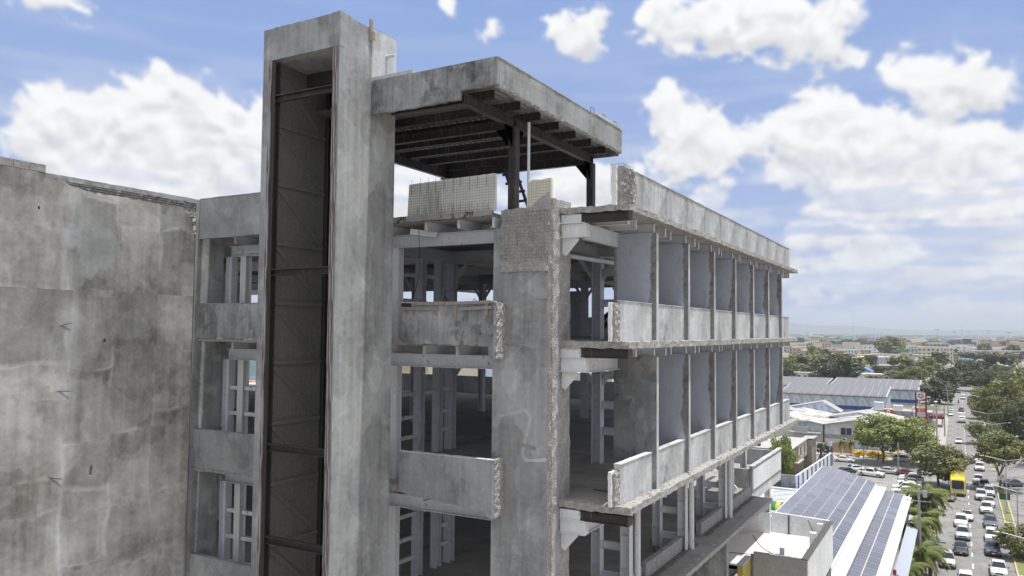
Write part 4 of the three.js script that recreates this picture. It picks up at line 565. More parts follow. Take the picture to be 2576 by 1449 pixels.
// ================================================================ VEHICLES
const V = {}; const paint = {}; const paintOf = (r, g, b) => paint[[r, g, b]] || (paint[[r, g, b]] = new THREE.MeshPhysicalMaterial({ color: new THREE.Color(r, g, b), roughness: .34, clearcoat: .8, clearcoatRoughness: .08 }));
const carGlass = std({ color: new THREE.Color(.025, .03, .045), roughness: .06 }), rubber = std({ color: new THREE.Color(.02, .02, .02), roughness: .9 }), rimM = std({ color: new THREE.Color(.45, .45, .47), roughness: .35, metalness: .7 }), lampM = std({ color: new THREE.Color(.75, .78, .82), roughness: .1 }), redLamp = std({ color: new THREE.Color(.35, .02, .02), roughness: .2 }), trimM = std({ color: new THREE.Color(.025, .025, .028), roughness: .5 }), plateM = std({ color: new THREE.Color(.6, .6, .58) });
function loft(st, n = 14, pow = .42) {          // closed hull through stations [z, halfWidth, y0, y1]
  const pos = [], idx = [], ring = st.map(([z, w, a, b]) => { const q = []; for (let i = 0; i < n; i++) { const t = i / n * 6.2832, cx = Math.cos(t), sy = Math.sin(t); q.push([Math.sign(cx) * Math.pow(Math.abs(cx), pow) * w, (a + b) / 2 + Math.sign(sy) * Math.pow(Math.abs(sy), pow) * (b - a) / 2, z]); } return q; });
  for (const q of ring) for (const p of q) pos.push(...p);
  for (let s = 0; s < ring.length - 1; s++) for (let i = 0; i < n; i++) { const a = s * n + i, b = s * n + (i + 1) % n; idx.push(a, b, a + n, b, b + n, a + n); }
  const c0 = pos.length / 3; const m = k => { const q = ring[k]; pos.push(0, q.reduce((t, p) => t + p[1], 0) / n, q[0][2]); }; m(0); m(ring.length - 1); for (let i = 0; i < n; i++) { idx.push(c0, (i + 1) % n, i); const L = (ring.length - 1) * n; idx.push(c0 + 1, L + i, L + (i + 1) % n); }
  const g = new THREE.BufferGeometry(); g.setAttribute('position', new THREE.Float32BufferAttribute(pos, 3)); g.setIndex(idx); g.computeVertexNormals(); g.setAttribute('uv', new THREE.Float32BufferAttribute(new Float32Array(pos.length / 3 * 2), 2)); if (st[0][0] > st[1][0]) { for (let i = 0; i < idx.length; i += 3) { const t = idx[i]; idx[i] = idx[i + 1]; idx[i + 1] = t; } g.setIndex(idx); g.computeVertexNormals(); } return g;
}
const quad = (a, b, c, d, th = .012) => { const A = [a, b, c, d].map(p => new THREE.Vector3(...p)), n = new THREE.Vector3().crossVectors(A[1].clone().sub(A[0]), A[2].clone().sub(A[0])).normalize().multiplyScalar(th); const pos = [], P = [...A, ...A.map(p => p.clone().add(n))]; const f = [[4, 5, 6, 7], [3, 2, 1, 0], [0, 1, 5, 4], [1, 2, 6, 5], [2, 3, 7, 6], [3, 0, 4, 7]]; for (const q of f) for (const k of [q[0], q[1], q[2], q[0], q[2], q[3]]) pos.push(...P[k].toArray()); const g = new THREE.BufferGeometry(); g.setAttribute('position', new THREE.Float32BufferAttribute(pos, 3)); g.computeVertexNormals(); g.setAttribute('uv', new THREE.Float32BufferAttribute(new Float32Array(pos.length / 3 * 2), 2)); return g; };
const SPEC = {
  sedan: { L: 2.28, w: .90, body: [[2.28, .66, .34, .60], [2.18, .80, .24, .70], [1.6, .88, .20, .83], [.95, .90, .19, .93], [-.4, .91, .18, .97], [-1.5, .90, .20, 1.0], [-2.05, .86, .24, .97], [-2.24, .78, .34, .88]], cab: [1.1, .28, -.95, -1.8, .93, 1.43, .80, .60], wz: [1.4, -1.38], r: .32 },
  suv: { L: 2.35, w: .94, body: [[2.35, .74, .42, .78], [2.26, .86, .30, .90], [1.7, .93, .26, 1.0], [1.0, .95, .25, 1.06], [-.4, .95, .25, 1.08], [-1.8, .94, .26, 1.10], [-2.2, .90, .32, 1.08], [-2.32, .84, .40, 1.0]], cab: [1.12, .38, -1.75, -2.24, 1.04, 1.70, .84, .66], wz: [1.45, -1.42], r: .37 },
  pickup: { L: 2.6, w: .94, body: [[2.6, .76, .46, .86], [2.5, .88, .36, .98], [1.9, .93, .32, 1.06], [1.1, .95, .30, 1.12], [-.9, .95, .30, 1.12], [-2.4, .94, .34, 1.12], [-2.6, .90, .42, 1.08]], cab: [1.2, .55, -.75, -1.05, 1.10, 1.76, .84, .66], wz: [1.65, -1.65], r: .39 },
};
function vehicle(kind, col, name, label, [x, z], turn = 0, o = {}) {
  const S = SPEC[kind], t = thing(name, label, kind === 'pickup' ? 'pickup' : 'car', [x, .015, z], o.group, turn), P = paintOf(...col), c = S.cab;
  const G = V[kind] || (V[kind] = (() => {
    const [zf, zrf, zrb, zb, y0, y1, wb, wt] = c, k = (z, y, w) => [w, y, z]; const lf = (z, y, w, s) => [s * w, y, z];
    const cab = loft([[zf, wb, y0 - .10, y0 + .02], [mix(zf, zrf, .5), (wb + wt) / 2 + .02, y0 - .1, (y0 + y1) / 2 + .02], [zrf, wt + .06, y0 - .1, y1 - .015], [(zrf + zrb) / 2, wt + .08, y0 - .1, y1 + .02], [zrb, wt + .05, y0 - .1, y1 - .02], [zb, wb - .04, y0 - .1, y0 + .02]], 14, .34);
    const e = .035, M = (a, b, f) => mix(a, b, f);
    const ws = quad(lf(M(zf, zrf, .08), M(y0, y1, .10), wb * .93, -1), lf(M(zf, zrf, .08), M(y0, y1, .10), wb * .93, 1), lf(M(zf, zrf, .90), M(y0, y1, .93), wt * .93, 1), lf(M(zf, zrf, .90), M(y0, y1, .93), wt * .93, -1), .03);
    const rw = quad(lf(M(zb, zrb, .12), M(y0, y1, .14), wb * .86, 1), lf(M(zb, zrb, .12), M(y0, y1, .14), wb * .86, -1), lf(M(zb, zrb, .85), M(y0, y1, .9), wt * .9, -1), lf(M(zb, zrb, .85), M(y0, y1, .9), wt * .9, 1), .03);
    const side = s => { const g = quad(lf(zf - .28, y0 + .07, wb * .97 + .015, s), lf(zb + .30, y0 + .07, wb * .95 + .015, s), lf(zrb + .05, y1 - .12, wt + .09, s), lf(zrf - .02, y1 - .12, wt + .09, s), .025 * s); return g; };
    return { body: loft(S.body), cab, ws, rw, sides: [side(1), side(-1)], tyre: (() => { const g = new THREE.CylinderGeometry(S.r, S.r, .22, 18); g.rotateZ(Math.PI / 2); return g; })(), rim: (() => { const g = new THREE.CylinderGeometry(S.r * .62, S.r * .62, .235, 12); g.rotateZ(Math.PI / 2); return g; })() };
  })());
  const add = (par, n, g, m, p) => { const q = new THREE.Mesh(g, m); q.name = n; if (p) q.position.set(...p); par.add(q); return q; };
  const b = add(t, 'body', G.body, P); add(t, 'cabin', G.cab, P); add(t, 'windscreen', G.ws, carGlass); add(t, 'rear_window', G.rw, carGlass); G.sides.forEach(g => add(t, 'side_window', g, carGlass));
  for (const sx of [-1, 1]) for (const zz of S.wz) { const w = add(t, 'wheel', G.tyre, rubber, [sx * (S.w - .10), S.r, zz]); add(w, 'rim', G.rim, rimM); }
  const yf = S.body[1][3] - .14, yh = S.body[0][2];
  for (const sx of [-1, 1]) { add(t, 'headlight', V.hl || (V.hl = (() => { const g = new THREE.BoxGeometry(.30, .13, .22); return g; })()), lampM, [sx * (S.body[1][1] - .20), yf - .02, S.L - .13]); add(t, 'tail_light', V.tl || (V.tl = new THREE.BoxGeometry(.26, .16, .16)), redLamp, [sx * (S.body.at(-1)[1] - .14), S.body.at(-1)[3] - .12, S.body.at(-1)[0] + .04]); add(t, 'mirror', V.mi || (V.mi = new THREE.BoxGeometry(.2, .13, .1)), o.mirror || P, [sx * (S.w + .08), c[4] + .10, c[0] - .35]); }
  add(t, 'grille', V.gr || (V.gr = new THREE.BoxGeometry(.86, .17, .10)), trimM, [0, yf - .06, S.L - .02]); add(t, 'bumper', V.bu || (V.bu = new THREE.BoxGeometry(1.3, .13, .12)), trimM, [0, yh + .01, S.L - .03]); add(t, 'number_plate', V.np || (V.np = new THREE.BoxGeometry(.34, .13, .02)), plateM, [0, yh + .13, S.L + .045]);
  if (o.sunroof) add(t, 'sunroof', V.sr || (V.sr = new THREE.BoxGeometry(.8, .02, .5)), carGlass, [0, c[5] + .035, c[1] - .55]);
  if (o.rails) for (const s of [-1, 1]) add(t, 'roof_rail', V.rr || (V.rr = new THREE.BoxGeometry(.04, .05, 1.6)), trimM, [s * (c[7] - .02), c[5] + .03, (c[1] + c[2]) / 2]);
  if (kind === 'pickup') add(t, 'cargo_bed', V.cb || (V.cb = new THREE.BoxGeometry(1.5, .05, 1.4)), trimM, [0, 1.105, -1.8]);
  return t;
}
const WHITE = [.78, .78, .77], SILVER = [.52, .53, .55], DARK = [.022, .023, .026], GREY = [.11, .115, .13], BEIGE = [.20, .19, .16], RED = [.16, .012, .02], BLUEGREY = [.06, .08, .11];
// queue towards the camera, left lane
vehicle('suv', SILVER, 'silver_suv', 'silver SUV swinging out of the queue beside the kerb and the palms', [-1.8, -118.9], .06, { rails: 1 });
vehicle('sedan', DARK, 'black_sedan', 'black sedan in the queue in front of the silver SUV with the chrome grille', [-.2, -126.5]);
vehicle('suv', SILVER, 'silver_suv', 'silver SUV in the queue directly behind the black sedan', [.05, -135.6], 0, { rails: 1 });
vehicle('suv', WHITE, 'white_suv', 'white SUV in the queue between a silver SUV and a white car with sunroof', [-.15, -144.2]);
vehicle('sedan', WHITE, 'white_sedan', 'white sedan with a dark sunroof half hidden behind the white SUV', [.7, -149.6], 0, { sunroof: 1 });
vehicle('suv', WHITE, 'white_suv', 'white car cut by the bottom edge ahead of the queue, only its roof seen', [.25, -109.6]);
vehicle('sedan', BEIGE, 'beige_sedan', 'dull beige old sedan beside the yellow bus front', [-1.85, -164.8], -.10);
vehicle('sedan', RED, 'red_sedan', 'dark red car nose out of the kerb behind the palm', [-4.3, -163.4], .8);
// right lane
vehicle('pickup', WHITE, 'white_pickup', 'white pickup leading the lane beside the yellow kerb', [3.85, -117.4], 0, { mirror: trimM });
vehicle('suv', BLUEGREY, 'dark_jeep', 'dark blue boxy off roader with slotted grille under the median tree', [3.6, -128.2]);
vehicle('suv', WHITE, 'white_suv', 'white SUV squeezed between the dark off roader and the grey SUV', [3.75, -136.0]);
vehicle('suv', GREY, 'grey_suv', 'dark grey SUV with sun glint on its bonnet', [3.85, -145.7], 0, { rails: 1 });
vehicle('pickup', WHITE, 'white_pickup', 'white pickup with broad dark grille behind the grey SUV', [3.6, -157.0]);
vehicle('sedan', SILVER, 'silver_sedan', 'silver sedan half hidden behind the white pickup with dark grille', [4.2, -163.6]);
vehicle('suv', SILVER, 'silver_suv', 'silver SUV offset to the left in the right lane near the tree shade', [3.1, -169.0]);
vehicle('pickup', SILVER, 'silver_pickup', 'silver pickup close to the yellow kerb at the tree trunk', [4.5, -173.6]);
vehicle('suv', GREY, 'grey_suv', 'grey SUV following the white pickup before the crossing', [3.9, -180.6]);
vehicle('pickup', WHITE, 'white_pickup', 'white pickup passing alongside the yellow bus', [3.05, -186.2]);
vehicle('suv', WHITE, 'white_suv', 'white SUV on the crossing beneath the median tree', [3.6, -204.2]);
vehicle('suv', SILVER, 'silver_suv', 'silver car farther up behind the white SUV on the crossing', [3.2, -216]);
vehicle('sedan', BLUEGREY, 'dark_sedan', 'dark blue sedan driving away on the opposite carriageway', [9.0, -186.3], 2.2);
// farther along the street
vehicle('sedan', WHITE, 'white_sedan', 'white sedan alone on the street past the crossing', [-.4, -251]);
vehicle('suv', DARK, 'black_suv', 'black SUV ahead of the white box truck', [.55, -351]);
vehicle('suv', WHITE, 'white_suv', 'white SUV far up the street under dark trees', [1.4, -420]); vehicle('sedan', WHITE, 'white_sedan', 'white car right behind the far white SUV', [1.7, -443]); vehicle('sedan', DARK, 'dark_sedan', 'small dark car at the far end of the street', [-.2, -464]);
for (const [z, c] of [[-333, WHITE], [-342, SILVER], [-352, WHITE]]) vehicle('sedan', c, 'kerb_car', 'pale car parked along the left kerb past the petrol sign', [-3.0, z], 0, { group: 'cars parked past the petrol sign' });
// side street and parking lot
vehicle('sedan', WHITE, 'white_sedan', 'white sedan side on before the palms and orange gate', [-23.6, -200], Math.PI / 2 + .05);
vehicle('sedan', WHITE, 'white_sedan', 'white sedan with sunroof and rear wing turning in behind the solar roof', [-20.4, -187.6], -.95, { sunroof: 1 });
vehicle('sedan', [.02, .03, .03], 'dark_sedan', 'dark green sedan just beyond the solar roof ridge', [-21.6, -183.0], -1.0);
vehicle('sedan', SILVER, 'silver_sedan', 'silver sedan side on behind the yellow bin', [-13.4, -188.6], Math.PI / 2);
vehicle('pickup', WHITE, 'white_pickup', 'white pickup with open dark bed beside the parking lot lamp', [-16.4, -183.0], 1.35);
vehicle('sedan', RED, 'red_sedan', 'dark red car at the end of the parking row', [-9.7, -187.6], Math.PI / 2);
{ const cs = [WHITE, SILVER, WHITE, SILVER, WHITE, WHITE]; for (let k = 0; k < 6; k++) vehicle(k % 3 === 1 ? 'suv' : 'sedan', cs[k], 'lot_car', ['white sedan at the top of the parked row next to the red car', 'silver SUV second from the red car in the parked row', 'white sedan in the middle of the parked row', 'silver sedan below the middle of the parked row', 'white SUV second from the open end of the parked row', 'white sedan closing the parked row towards the solar hall'][k], [-8.9 - (k > 3 ? .4 : 0), -183.4 + k * 3.35], Math.PI / 2 + .12 + Math.PI, { group: 'cars in the parking row' }); }
vehicle('suv', SILVER, 'shaded_suv', 'grey car in deep shade behind the tree trunks', [-11.6, -207.6], Math.PI / 2);
// van crossing
{ const t = thing('white_van', 'long white van crossing the junction behind the yellow bus', 'van', [-3.9, .015, -197], null, Math.PI / 2); const P = paintOf(...WHITE); part(t, 'body', loft([[2.7, .82, .4, 1.0], [2.5, .94, .3, 1.2], [1.9, .96, .28, 1.95], [1.2, .97, .28, 2.2], [-2.4, .97, .28, 2.2], [-2.65, .93, .34, 2.1]], 14, .3), P, { local: 1 }); for (const s of [-1, 1]) { part(t, 'side_window', box(s * .955, s * .985, 1.25, 1.85, -2.2, 1.7), carGlass, { local: 1 }); for (const z of [-1.6, 1.6]) { const w = part(t, 'wheel', (() => { const g = new THREE.CylinderGeometry(.34, .34, .24, 16); g.rotateZ(Math.PI / 2); g.translate(s * .86, .34, z); return g; })(), rubber, { local: 1 }); } } part(t, 'windscreen', quad([-.8, 1.25, 2.42], [.8, 1.25, 2.42], [.78, 1.85, 2.0], [-.78, 1.85, 2.0], .05), carGlass, { local: 1 }); }
// yellow coach
{ const t = thing('yellow_coach', 'yellow coach with tall dark windscreen and blue mirrors', 'bus', [-.55, .015, -174.4]); const Y = paintOf(.72, .58, .02), add = (n, g, m) => part(t, n, g, m, { local: 1 });
  add('body', loft([[5.6, 1.05, .5, 2.6], [5.5, 1.22, .35, 3.25], [5.0, 1.27, .30, 3.5], [-5.2, 1.27, .30, 3.5], [-5.5, 1.2, .4, 3.4]], 20, .22), Y); add('windscreen', loft([[5.56, 1.02, 1.32, 3.0], [5.66, .92, 1.42, 2.92]], 20, .3), carGlass);
  for (const s of [-1, 1]) { for (let k = 0; k < 6; k++) add('side_window', box(s * 1.26, s * 1.285, 1.75, 2.85, -4.9 + k * 1.62, -3.42 + k * 1.62), carGlass); for (const z of [-3.4, 3.6]) { const g = new THREE.CylinderGeometry(.5, .5, .3, 18); g.rotateZ(Math.PI / 2); g.translate(s * 1.14, .5, z); const w = add('wheel', g, rubber); } add('headlight', box(s * .68, s * 1.02, .78, .98, 5.52, 5.66), lampM); add('mirror', [bar([s * 1.1, 2.9, 5.5], [s * 1.48, 2.7, 5.7], .05, .05), box(s * 1.38, s * 1.6, 1.95, 2.65, 5.62, 5.78)], std({ color: new THREE.Color(.03, .16, .5), roughness: .3 })); }
  add('bumper', box(-1.0, 1.0, .42, .62, 5.56, 5.68), trimM); add('number_plate', box(-.2, .2, .66, .78, 5.62, 5.67), plateM); add('wiper', [bar([-.5, 1.35, 5.69], [.1, 2.1, 5.68], .025, .025), bar([.4, 1.35, 5.69], [.8, 2.0, 5.68], .025, .025)], trimM);
  add('roof_unit', box(-.75, .75, 3.5, 3.68, -1.2, 1.6), paintOf(.62, .52, .06)); add('roof_hatch', box(-.4, .4, 3.5, 3.58, 2.6, 3.4), paintOf(...WHITE)); add('roof_hatch', box(-.4, .4, 3.5, 3.58, -4.2, -3.4), paintOf(...WHITE));
  for (const z of [1.9, 2.2, -2.2]) add('roof_stripe', box(-1.05, 1.05, 3.496, 3.506, z, z + .12), std({ color: new THREE.Color(.05, .22, .06) }));
  add('front_stripe', box(-1.02, 1.02, 1.12, 1.28, 5.58, 5.63), std({ color: new THREE.Color(.35, .42, .5), roughness: .3 })); }
// box truck
{ const t = thing('box_truck', 'small white box truck driving towards the crossing', 'truck', [.6, .015, -309]); const P = paintOf(...WHITE), add = (n, g, m) => part(t, n, g, m, { local: 1 }); add('cargo_box', box(-1.1, 1.1, .9, 3.3, -3.2, 1.0), P); add('cab', loft([[2.6, .9, .5, 1.3], [2.5, 1.0, .45, 1.6], [2.0, 1.02, .45, 2.25], [1.1, 1.02, .45, 2.3]], 14, .3), P); add('windscreen', quad([-.85, 1.45, 2.52], [.85, 1.45, 2.52], [.8, 2.1, 2.12], [-.8, 2.1, 2.12], .04), carGlass); add('bumper', box(-.95, .95, .4, .65, 2.5, 2.68), trimM); for (const s of [-1, 1]) { add('headlight', box(s * .6, s * .85, .8, .95, 2.5, 2.63), lampM); for (const z of [-2.2, 1.7]) { const g = new THREE.CylinderGeometry(.42, .42, .28, 16); g.rotateZ(Math.PI / 2); g.translate(s * .9, .42, z); add('wheel', g, rubber); } } }
// ================================================================ TREES
const leafMat = {}; const leafOf = (k, c, near) => leafMat[k] || (leafMat[k] = near ? new THREE.MeshPhysicalMaterial({ color: new THREE.Color(...c), roughness: .9, vertexColors: true, side: THREE.DoubleSide, transmission: .4, thickness: 0 }) : new THREE.MeshStandardMaterial({ color: new THREE.Color(...c), roughness: .9, vertexColors: true, side: THREE.DoubleSide }));
function crownGeo(seed, clumps, per, size, o = {}) {   // leaf-sized faces in clumps through a unit crown
  const r = rng(seed), n = clumps * per, pos = new Float32Array(n * 12), nor = new Float32Array(n * 12), col = new Float32Array(n * 12), idx = new Uint32Array(n * 6); let q = 0; const { flat = .75, lo = -.75 } = o;
  const v = () => { let x, y, z, l; do { x = r() * 2 - 1; y = r() * 2 - 1; z = r() * 2 - 1; l = x * x + y * y + z * z; } while (l > 1 || l < .02); l = Math.sqrt(l); return [x / l, y / l, z / l]; };
  for (let c = 0; c < clumps; c++) {
    let d = v(); const rad = .50 + .32 * r(), cr = .24 + .17 * r(), cx = d[0] * rad, cy = Math.max(lo, d[1] * rad), cz = d[2] * rad, tone = .72 + r() * .55, hue = (r() - .5) * .22;
    for (let k = 0; k < per; k++) {
      const s = v(), rr = cr * (.55 + .5 * Math.sqrt(r())), px = cx + s[0] * rr, py = cy + s[1] * rr * flat, pz = cz + s[2] * rr; const nd = v(); let nx = s[0] * .7 + nd[0] * .8 , ny = s[1] * .7 + .35 + nd[1] * .8, nz = s[2] * .7 + nd[2] * .8; const nl = Math.hypot(nx, ny, nz) || 1; nx /= nl; ny /= nl; nz /= nl;
      let ax = ny, ay = -nx, az = 0; const al = Math.hypot(ax, ay) || 1; ax /= al; ay /= al; const bx = ny * az - nz * ay, by = nz * ax - nx * az, bz = nx * ay - ny * ax, t = r() * 6.28, ct = Math.cos(t), st = Math.sin(t), w = size * (.6 + .8 * r()), h = w * (.5 + .25 * r());
      const ux = (ax * ct + bx * st) * w, uy = (ay * ct + by * st) * w, uz = (az * ct + bz * st) * w, vx = (bx * ct - ax * st) * h, vy = (by * ct - ay * st) * h, vz = (bz * ct - az * st) * h;
      const P = [[-ux, -uy, -uz], [-vx, -vy, -vz], [ux, uy, uz], [vx, vy, vz]], kk = tone * (.75 + r() * .5);
      for (let e = 0; e < 4; e++) { const i = (q * 4 + e) * 3; pos[i] = px + P[e][0]; pos[i + 1] = py + P[e][1]; pos[i + 2] = pz + P[e][2]; nor[i] = nx; nor[i + 1] = ny; nor[i + 2] = nz; col[i] = kk * (1 + hue); col[i + 1] = kk; col[i + 2] = kk * (1 - hue * .5); }
      idx.set([q * 4, q * 4 + 1, q * 4 + 2, q * 4, q * 4 + 2, q * 4 + 3], q * 6); q++;
    }
  }
  const g = new THREE.BufferGeometry(); g.setAttribute('position', new THREE.BufferAttribute(pos, 3)); g.setAttribute('normal', new THREE.BufferAttribute(nor, 3)); g.setAttribute('color', new THREE.BufferAttribute(col, 3)); g.setAttribute('uv', new THREE.BufferAttribute(new Float32Array(n * 8), 2)); g.setIndex(new THREE.BufferAttribute(idx, 1)); return g;
}
const crowns = { near: [1, 2, 3].map(s => crownGeo(s * 7, 46, 110, .062)), mid: [4, 5, 6, 7].map(s => crownGeo(s * 5, 34, 60, .095)), far: [8, 9, 10].map(s => crownGeo(s * 3, 20, 24, .17)) };
const bark = std({ map: tex(128, 256, (u, v, c) => { const a = fbm(u * 16, v * 6, 4, 16, 6); const k = .07 + .07 * a; c[0] = enc(k * 1.1); c[1] = enc(k); c[2] = enc(k * .85); }) });
function trunkGeo(seed, h, r0, sp, forks) { const r = rng(seed), o = []; const f = h * (.30 + .1 * r()); o.push(rod([0, 0, 0], [.1 * sp * (r() - .5), f, .1 * sp * (r() - .5)], r0, r0 * .8, 9)); for (let k = 0; k < forks; k++) { const a = k / forks * 6.28 + r(), R = sp * (.35 + .35 * r()), m = [Math.cos(a) * R * .45, f + (h - f) * .45, Math.sin(a) * R * .45]; o.push(rod([0, f - .05, 0], m, r0 * .62, r0 * .42, 7)); o.push(rod(m, [Math.cos(a) * R, h * (.9 + .25 * r()), Math.sin(a) * R], r0 * .42, r0 * .12, 6)); o.push(rod(m, [Math.cos(a + .8) * R * 1.1, h * (.8 + .25 * r()), Math.sin(a + .8) * R * 1.1], r0 * .34, r0 * .1, 6)); } return o; }
const LEAF = [[.070, .090, .030], [.165, .182, .050], [.34, .37, .055], [.25, .215, .12], [.215, .265, .062]];
let treeN = 0;
function tree(x, z, cy, rx, ry, kind, label, group, lod = 'mid', o = {}) {
  const k = treeN++, t = thing(o.name || 'tree', label, 'tree', [x, 0, z], group, (k * 2.4) % 6.28); const tr = new THREE.Mesh(merge(trunkGeo(k + 3, cy, Math.max(.12, rx * .055), rx, lod === 'far' ? 2 : 4)), bark); tr.name = 'trunk'; t.add(tr);
  const c = new THREE.Mesh(crowns[lod][k % crowns[lod].length], leafOf(lod !== 'far' ? 'n' + kind : 'k' + kind, LEAF[kind], lod !== 'far')); c.name = 'crown'; c.position.y = cy; c.scale.set(rx * 1.22, ry * 1.22, rx * 1.22); t.add(c); return t;
}
for (const [x, z, cy, rx, ry, k, n] of [
  [-60.2, -481, 9.4, 11.9, 8.6, 0, 'big dark green spreading tree beyond the solar sheds'],
  [-99.0, -609, 7.6, 13.4, 6.8, 1, 'bright green tree left of the big dark tree'],
  [-96.6, -519, 7.9, 7.5, 7.1, 1, 'olive tree at the end of the finned facade'],
  [-71.3, -693, 5.6, 7.1, 4.8, 2, 'yellow green flat topped tree'],
  [-73.8, -1112, 13.2, 16.0, 12.4, 1, 'large pale tree among the distant houses'],
  [-35.1, -634, 7.1, 9.7, 6.3, 1, 'olive tree before the cream apartment block'],
  [-48.6, -628, 4.0, 6.3, 3.2, 0, ''],
  [-19.2, -623, 7.2, 7.4, 6.4, 1, ''],
  [3.4, -525, 7.8, 7.2, 7.0, 0, ''],
  [22.5, -626, 9.0, 10.4, 8.2, 0, ''],
  [9.0, -480, 6.8, 7.1, 4.8, 0, ''],
  [-7.5, -386, 6.0, 6.2, 5.2, 0, 'dark street tree beside the petrol sign'],
  [-4.1, -490, 6.3, 5.8, 5.5, 0, ''],
  [-59.5, -360, 3.6, 3.2, 2.8, 0, 'small round tree before the solar sheds'],
  [12.5, -270, 8.8, 6.4, 7.6, 1, 'tall tree beyond the far carriageway'],
  [8.1, -326, 5.5, 5.1, 4.7, 1, ''],
  [5.4, -300, 5.3, 2.5, 2.3, 3, 'brown half bare tree over the far street'],
  [5.2, -252, 4.0, 3.4, 2.2, 1, 'olive tree spreading over the median past the crossing'],
  [7.9, -255, 4.2, 1.8, 1.5, 1, ''],
  [13.3, -240, 7.0, 3.6, 5.1, 0, ''],
  [19.9, -420, 6.7, 6.4, 4.5, 0, ''],
  [-88.3, -481, 5.2, 5.5, 4.4, 0, ''],
  [-65.6, -493, 3.4, 8.3, 2.6, 0, ''],
  [-72.4, -501, 4.5, 5.7, 3.7, 1, ''],
  [-45.7, -530, 2.9, 5.8, 2.1, 3, 'grey green shrubby tree before the long white shed'],
  [-23.4, -529, 5.3, 5.7, 4.5, 1, ''],
  [-34.8, -550, 3.9, 5.9, 3.1, 1, ''],
  [-16.3, -800, 6.6, 8.4, 4.0, 0, ''],
  [15.0, -950, 8.2, 14.8, 3.6, 0, ''],
  [-70.6, -793, 5.4, 6.5, 4.6, 0, ''],
  [14.5, -380, 5.2, 3.9, 3.1, 1, '']
]) tree(x, z, cy, rx, ry, k, n || ['dark green tree in the green belt along the far street', 'olive green tree in the green belt along the far street'][k], n ? undefined : ['dark trees of the green belt', 'olive trees of the green belt'][k], z > -340 ? 'near' : 'mid');
tree(-15.7, -203, 6.7, 5.0, 3.9, 4, 'broad green tree with forked trunk on the pavement before the yellow shrubs', null, 'near'); tree(-9.6, -203.5, 6.8, 4.3, 3.7, 4, 'bright green tree beside the shaded car on the far pavement', null, 'near');
tree(-3.9, -178, 4.9, 4.7, 3.1, 1, 'olive multi stemmed tree at the kerb corner behind the yellow coach', null, 'near'); tree(6.5, -181, 7.6, 4.0, 3.1, 1, 'leafy tree on the median beside the street lamp at the crossing', null, 'near');
tree(7.0, -127, 2.5, 2.5, 1.9, 1, 'low tree on the median overhanging the dark off roader', null, 'near'); tree(-30.6, -163, 5.2, 2.3, 4.0, 4, 'bright feathery tree against the white balcony wing', null, 'near');
for (const [x, z, cy, rx, ry, k] of [[18.2, -216, 8, 5.2, 5.6, 0], [20.5, -247, 9.5, 6.5, 7, 1], [21, -287, 10, 6.8, 7.6, 1], [19, -338, 9, 6, 6.4, 0], [24, -385, 10, 7.5, 7, 1], [-20, -470, 7, 6, 5, 1], [13, -440, 7.5, 5.5, 5, 0]]) tree(x, z, cy, rx, ry, k, ['dark green tree in the green belt along the far street', 'olive green tree in the green belt along the far street'][k], ['dark trees of the green belt', 'olive trees of the green belt'][k], 'near');
for (const [x, z, h] of [[-21.2, -208.6, 1.5], [-18.4, -209.2, 1.6], [-16.4, -209.0, 1.4], [-12.6, -209.5, 1.7]]) { const s = thing('yellow_shrub', 'yellow flowering shrub along the far pavement wall', 'shrub', [x, .14, z], 'yellow shrubs along the far pavement'); const c = new THREE.Mesh(crowns.mid[1], leafOf('y', [.75, .52, .03])); c.name = 'foliage'; c.position.y = h * .55; c.scale.set(1.6, h * .55, 1.0); s.add(c); part(s, 'stem', rod([0, 0, 0], [0, h * .6, 0], .05, .03, 6), bark, { local: 1 }); }
for (const [x, z, h, l] of [[-30, -207.6, 3.0, 'small conifer by the broken wall at the side street'], [-28.6, -208.3, 2.5, 'smaller conifer next to the white gate post']]) { const s = thing('conifer', l, 'tree', [x, .14, z]); const c = new THREE.Mesh(crowns.mid[2], leafOf('k0', LEAF[0])); c.name = 'crown'; c.position.y = h * .55; c.scale.set(.8, h * .5, .8); s.add(c); part(s, 'trunk', rod([0, 0, 0], [0, h * .7, 0], .06, .03, 6), bark, { local: 1 }); }
for (const [x, z, s0] of [[-25.0, -155, .9], [-23.6, -176, 1.0]]) { const s = thing('garden_shrub', 'round green shrub at the foot of the blue striped wall', 'shrub', [x, 0, z], 'shrubs at the striped wall'); const c = new THREE.Mesh(crowns.mid[0], leafOf('k1', LEAF[1])); c.name = 'foliage'; c.position.y = s0 * .7; c.scale.set(s0, s0 * .8, s0); s.add(c); }
// palms
const frondGeo = (L, n, droop, seed, wid = .5) => { const r = rng(seed), pos = [], up = 0; const P = t => [0, L * (.55 * t - droop * t * t), L * (t - .12 * t * t)]; for (let k = 1; k <= n; k++) { const t = .10 + .90 * k / n, p = P(t), ln = wid * (Math.sin(Math.min(1, t * 1.25) * 2.6) * .8 + .25) * (.85 + .3 * r()), w = L * .014; for (const s of [-1, 1]) { const e = [s * ln * .72, p[1] - ln * (.45 + .6 * r()), p[2] + ln * .42]; pos.push(p[0], p[1], p[2] - w, p[0], p[1], p[2] + w, ...e); } } for (let k = 0; k < 8; k++) { const a = P(k / 8), b = P((k + 1) / 8), w = .03 * (1 - k / 9); pos.push(-w, a[1], a[2], w, a[1], a[2], 0, b[1], b[2]); } const g = new THREE.BufferGeometry(); g.setAttribute('position', new THREE.Float32BufferAttribute(pos, 3)); g.computeVertexNormals(); g.setAttribute('uv', new THREE.Float32BufferAttribute(new Float32Array(pos.length / 3 * 2), 2)); return g; };
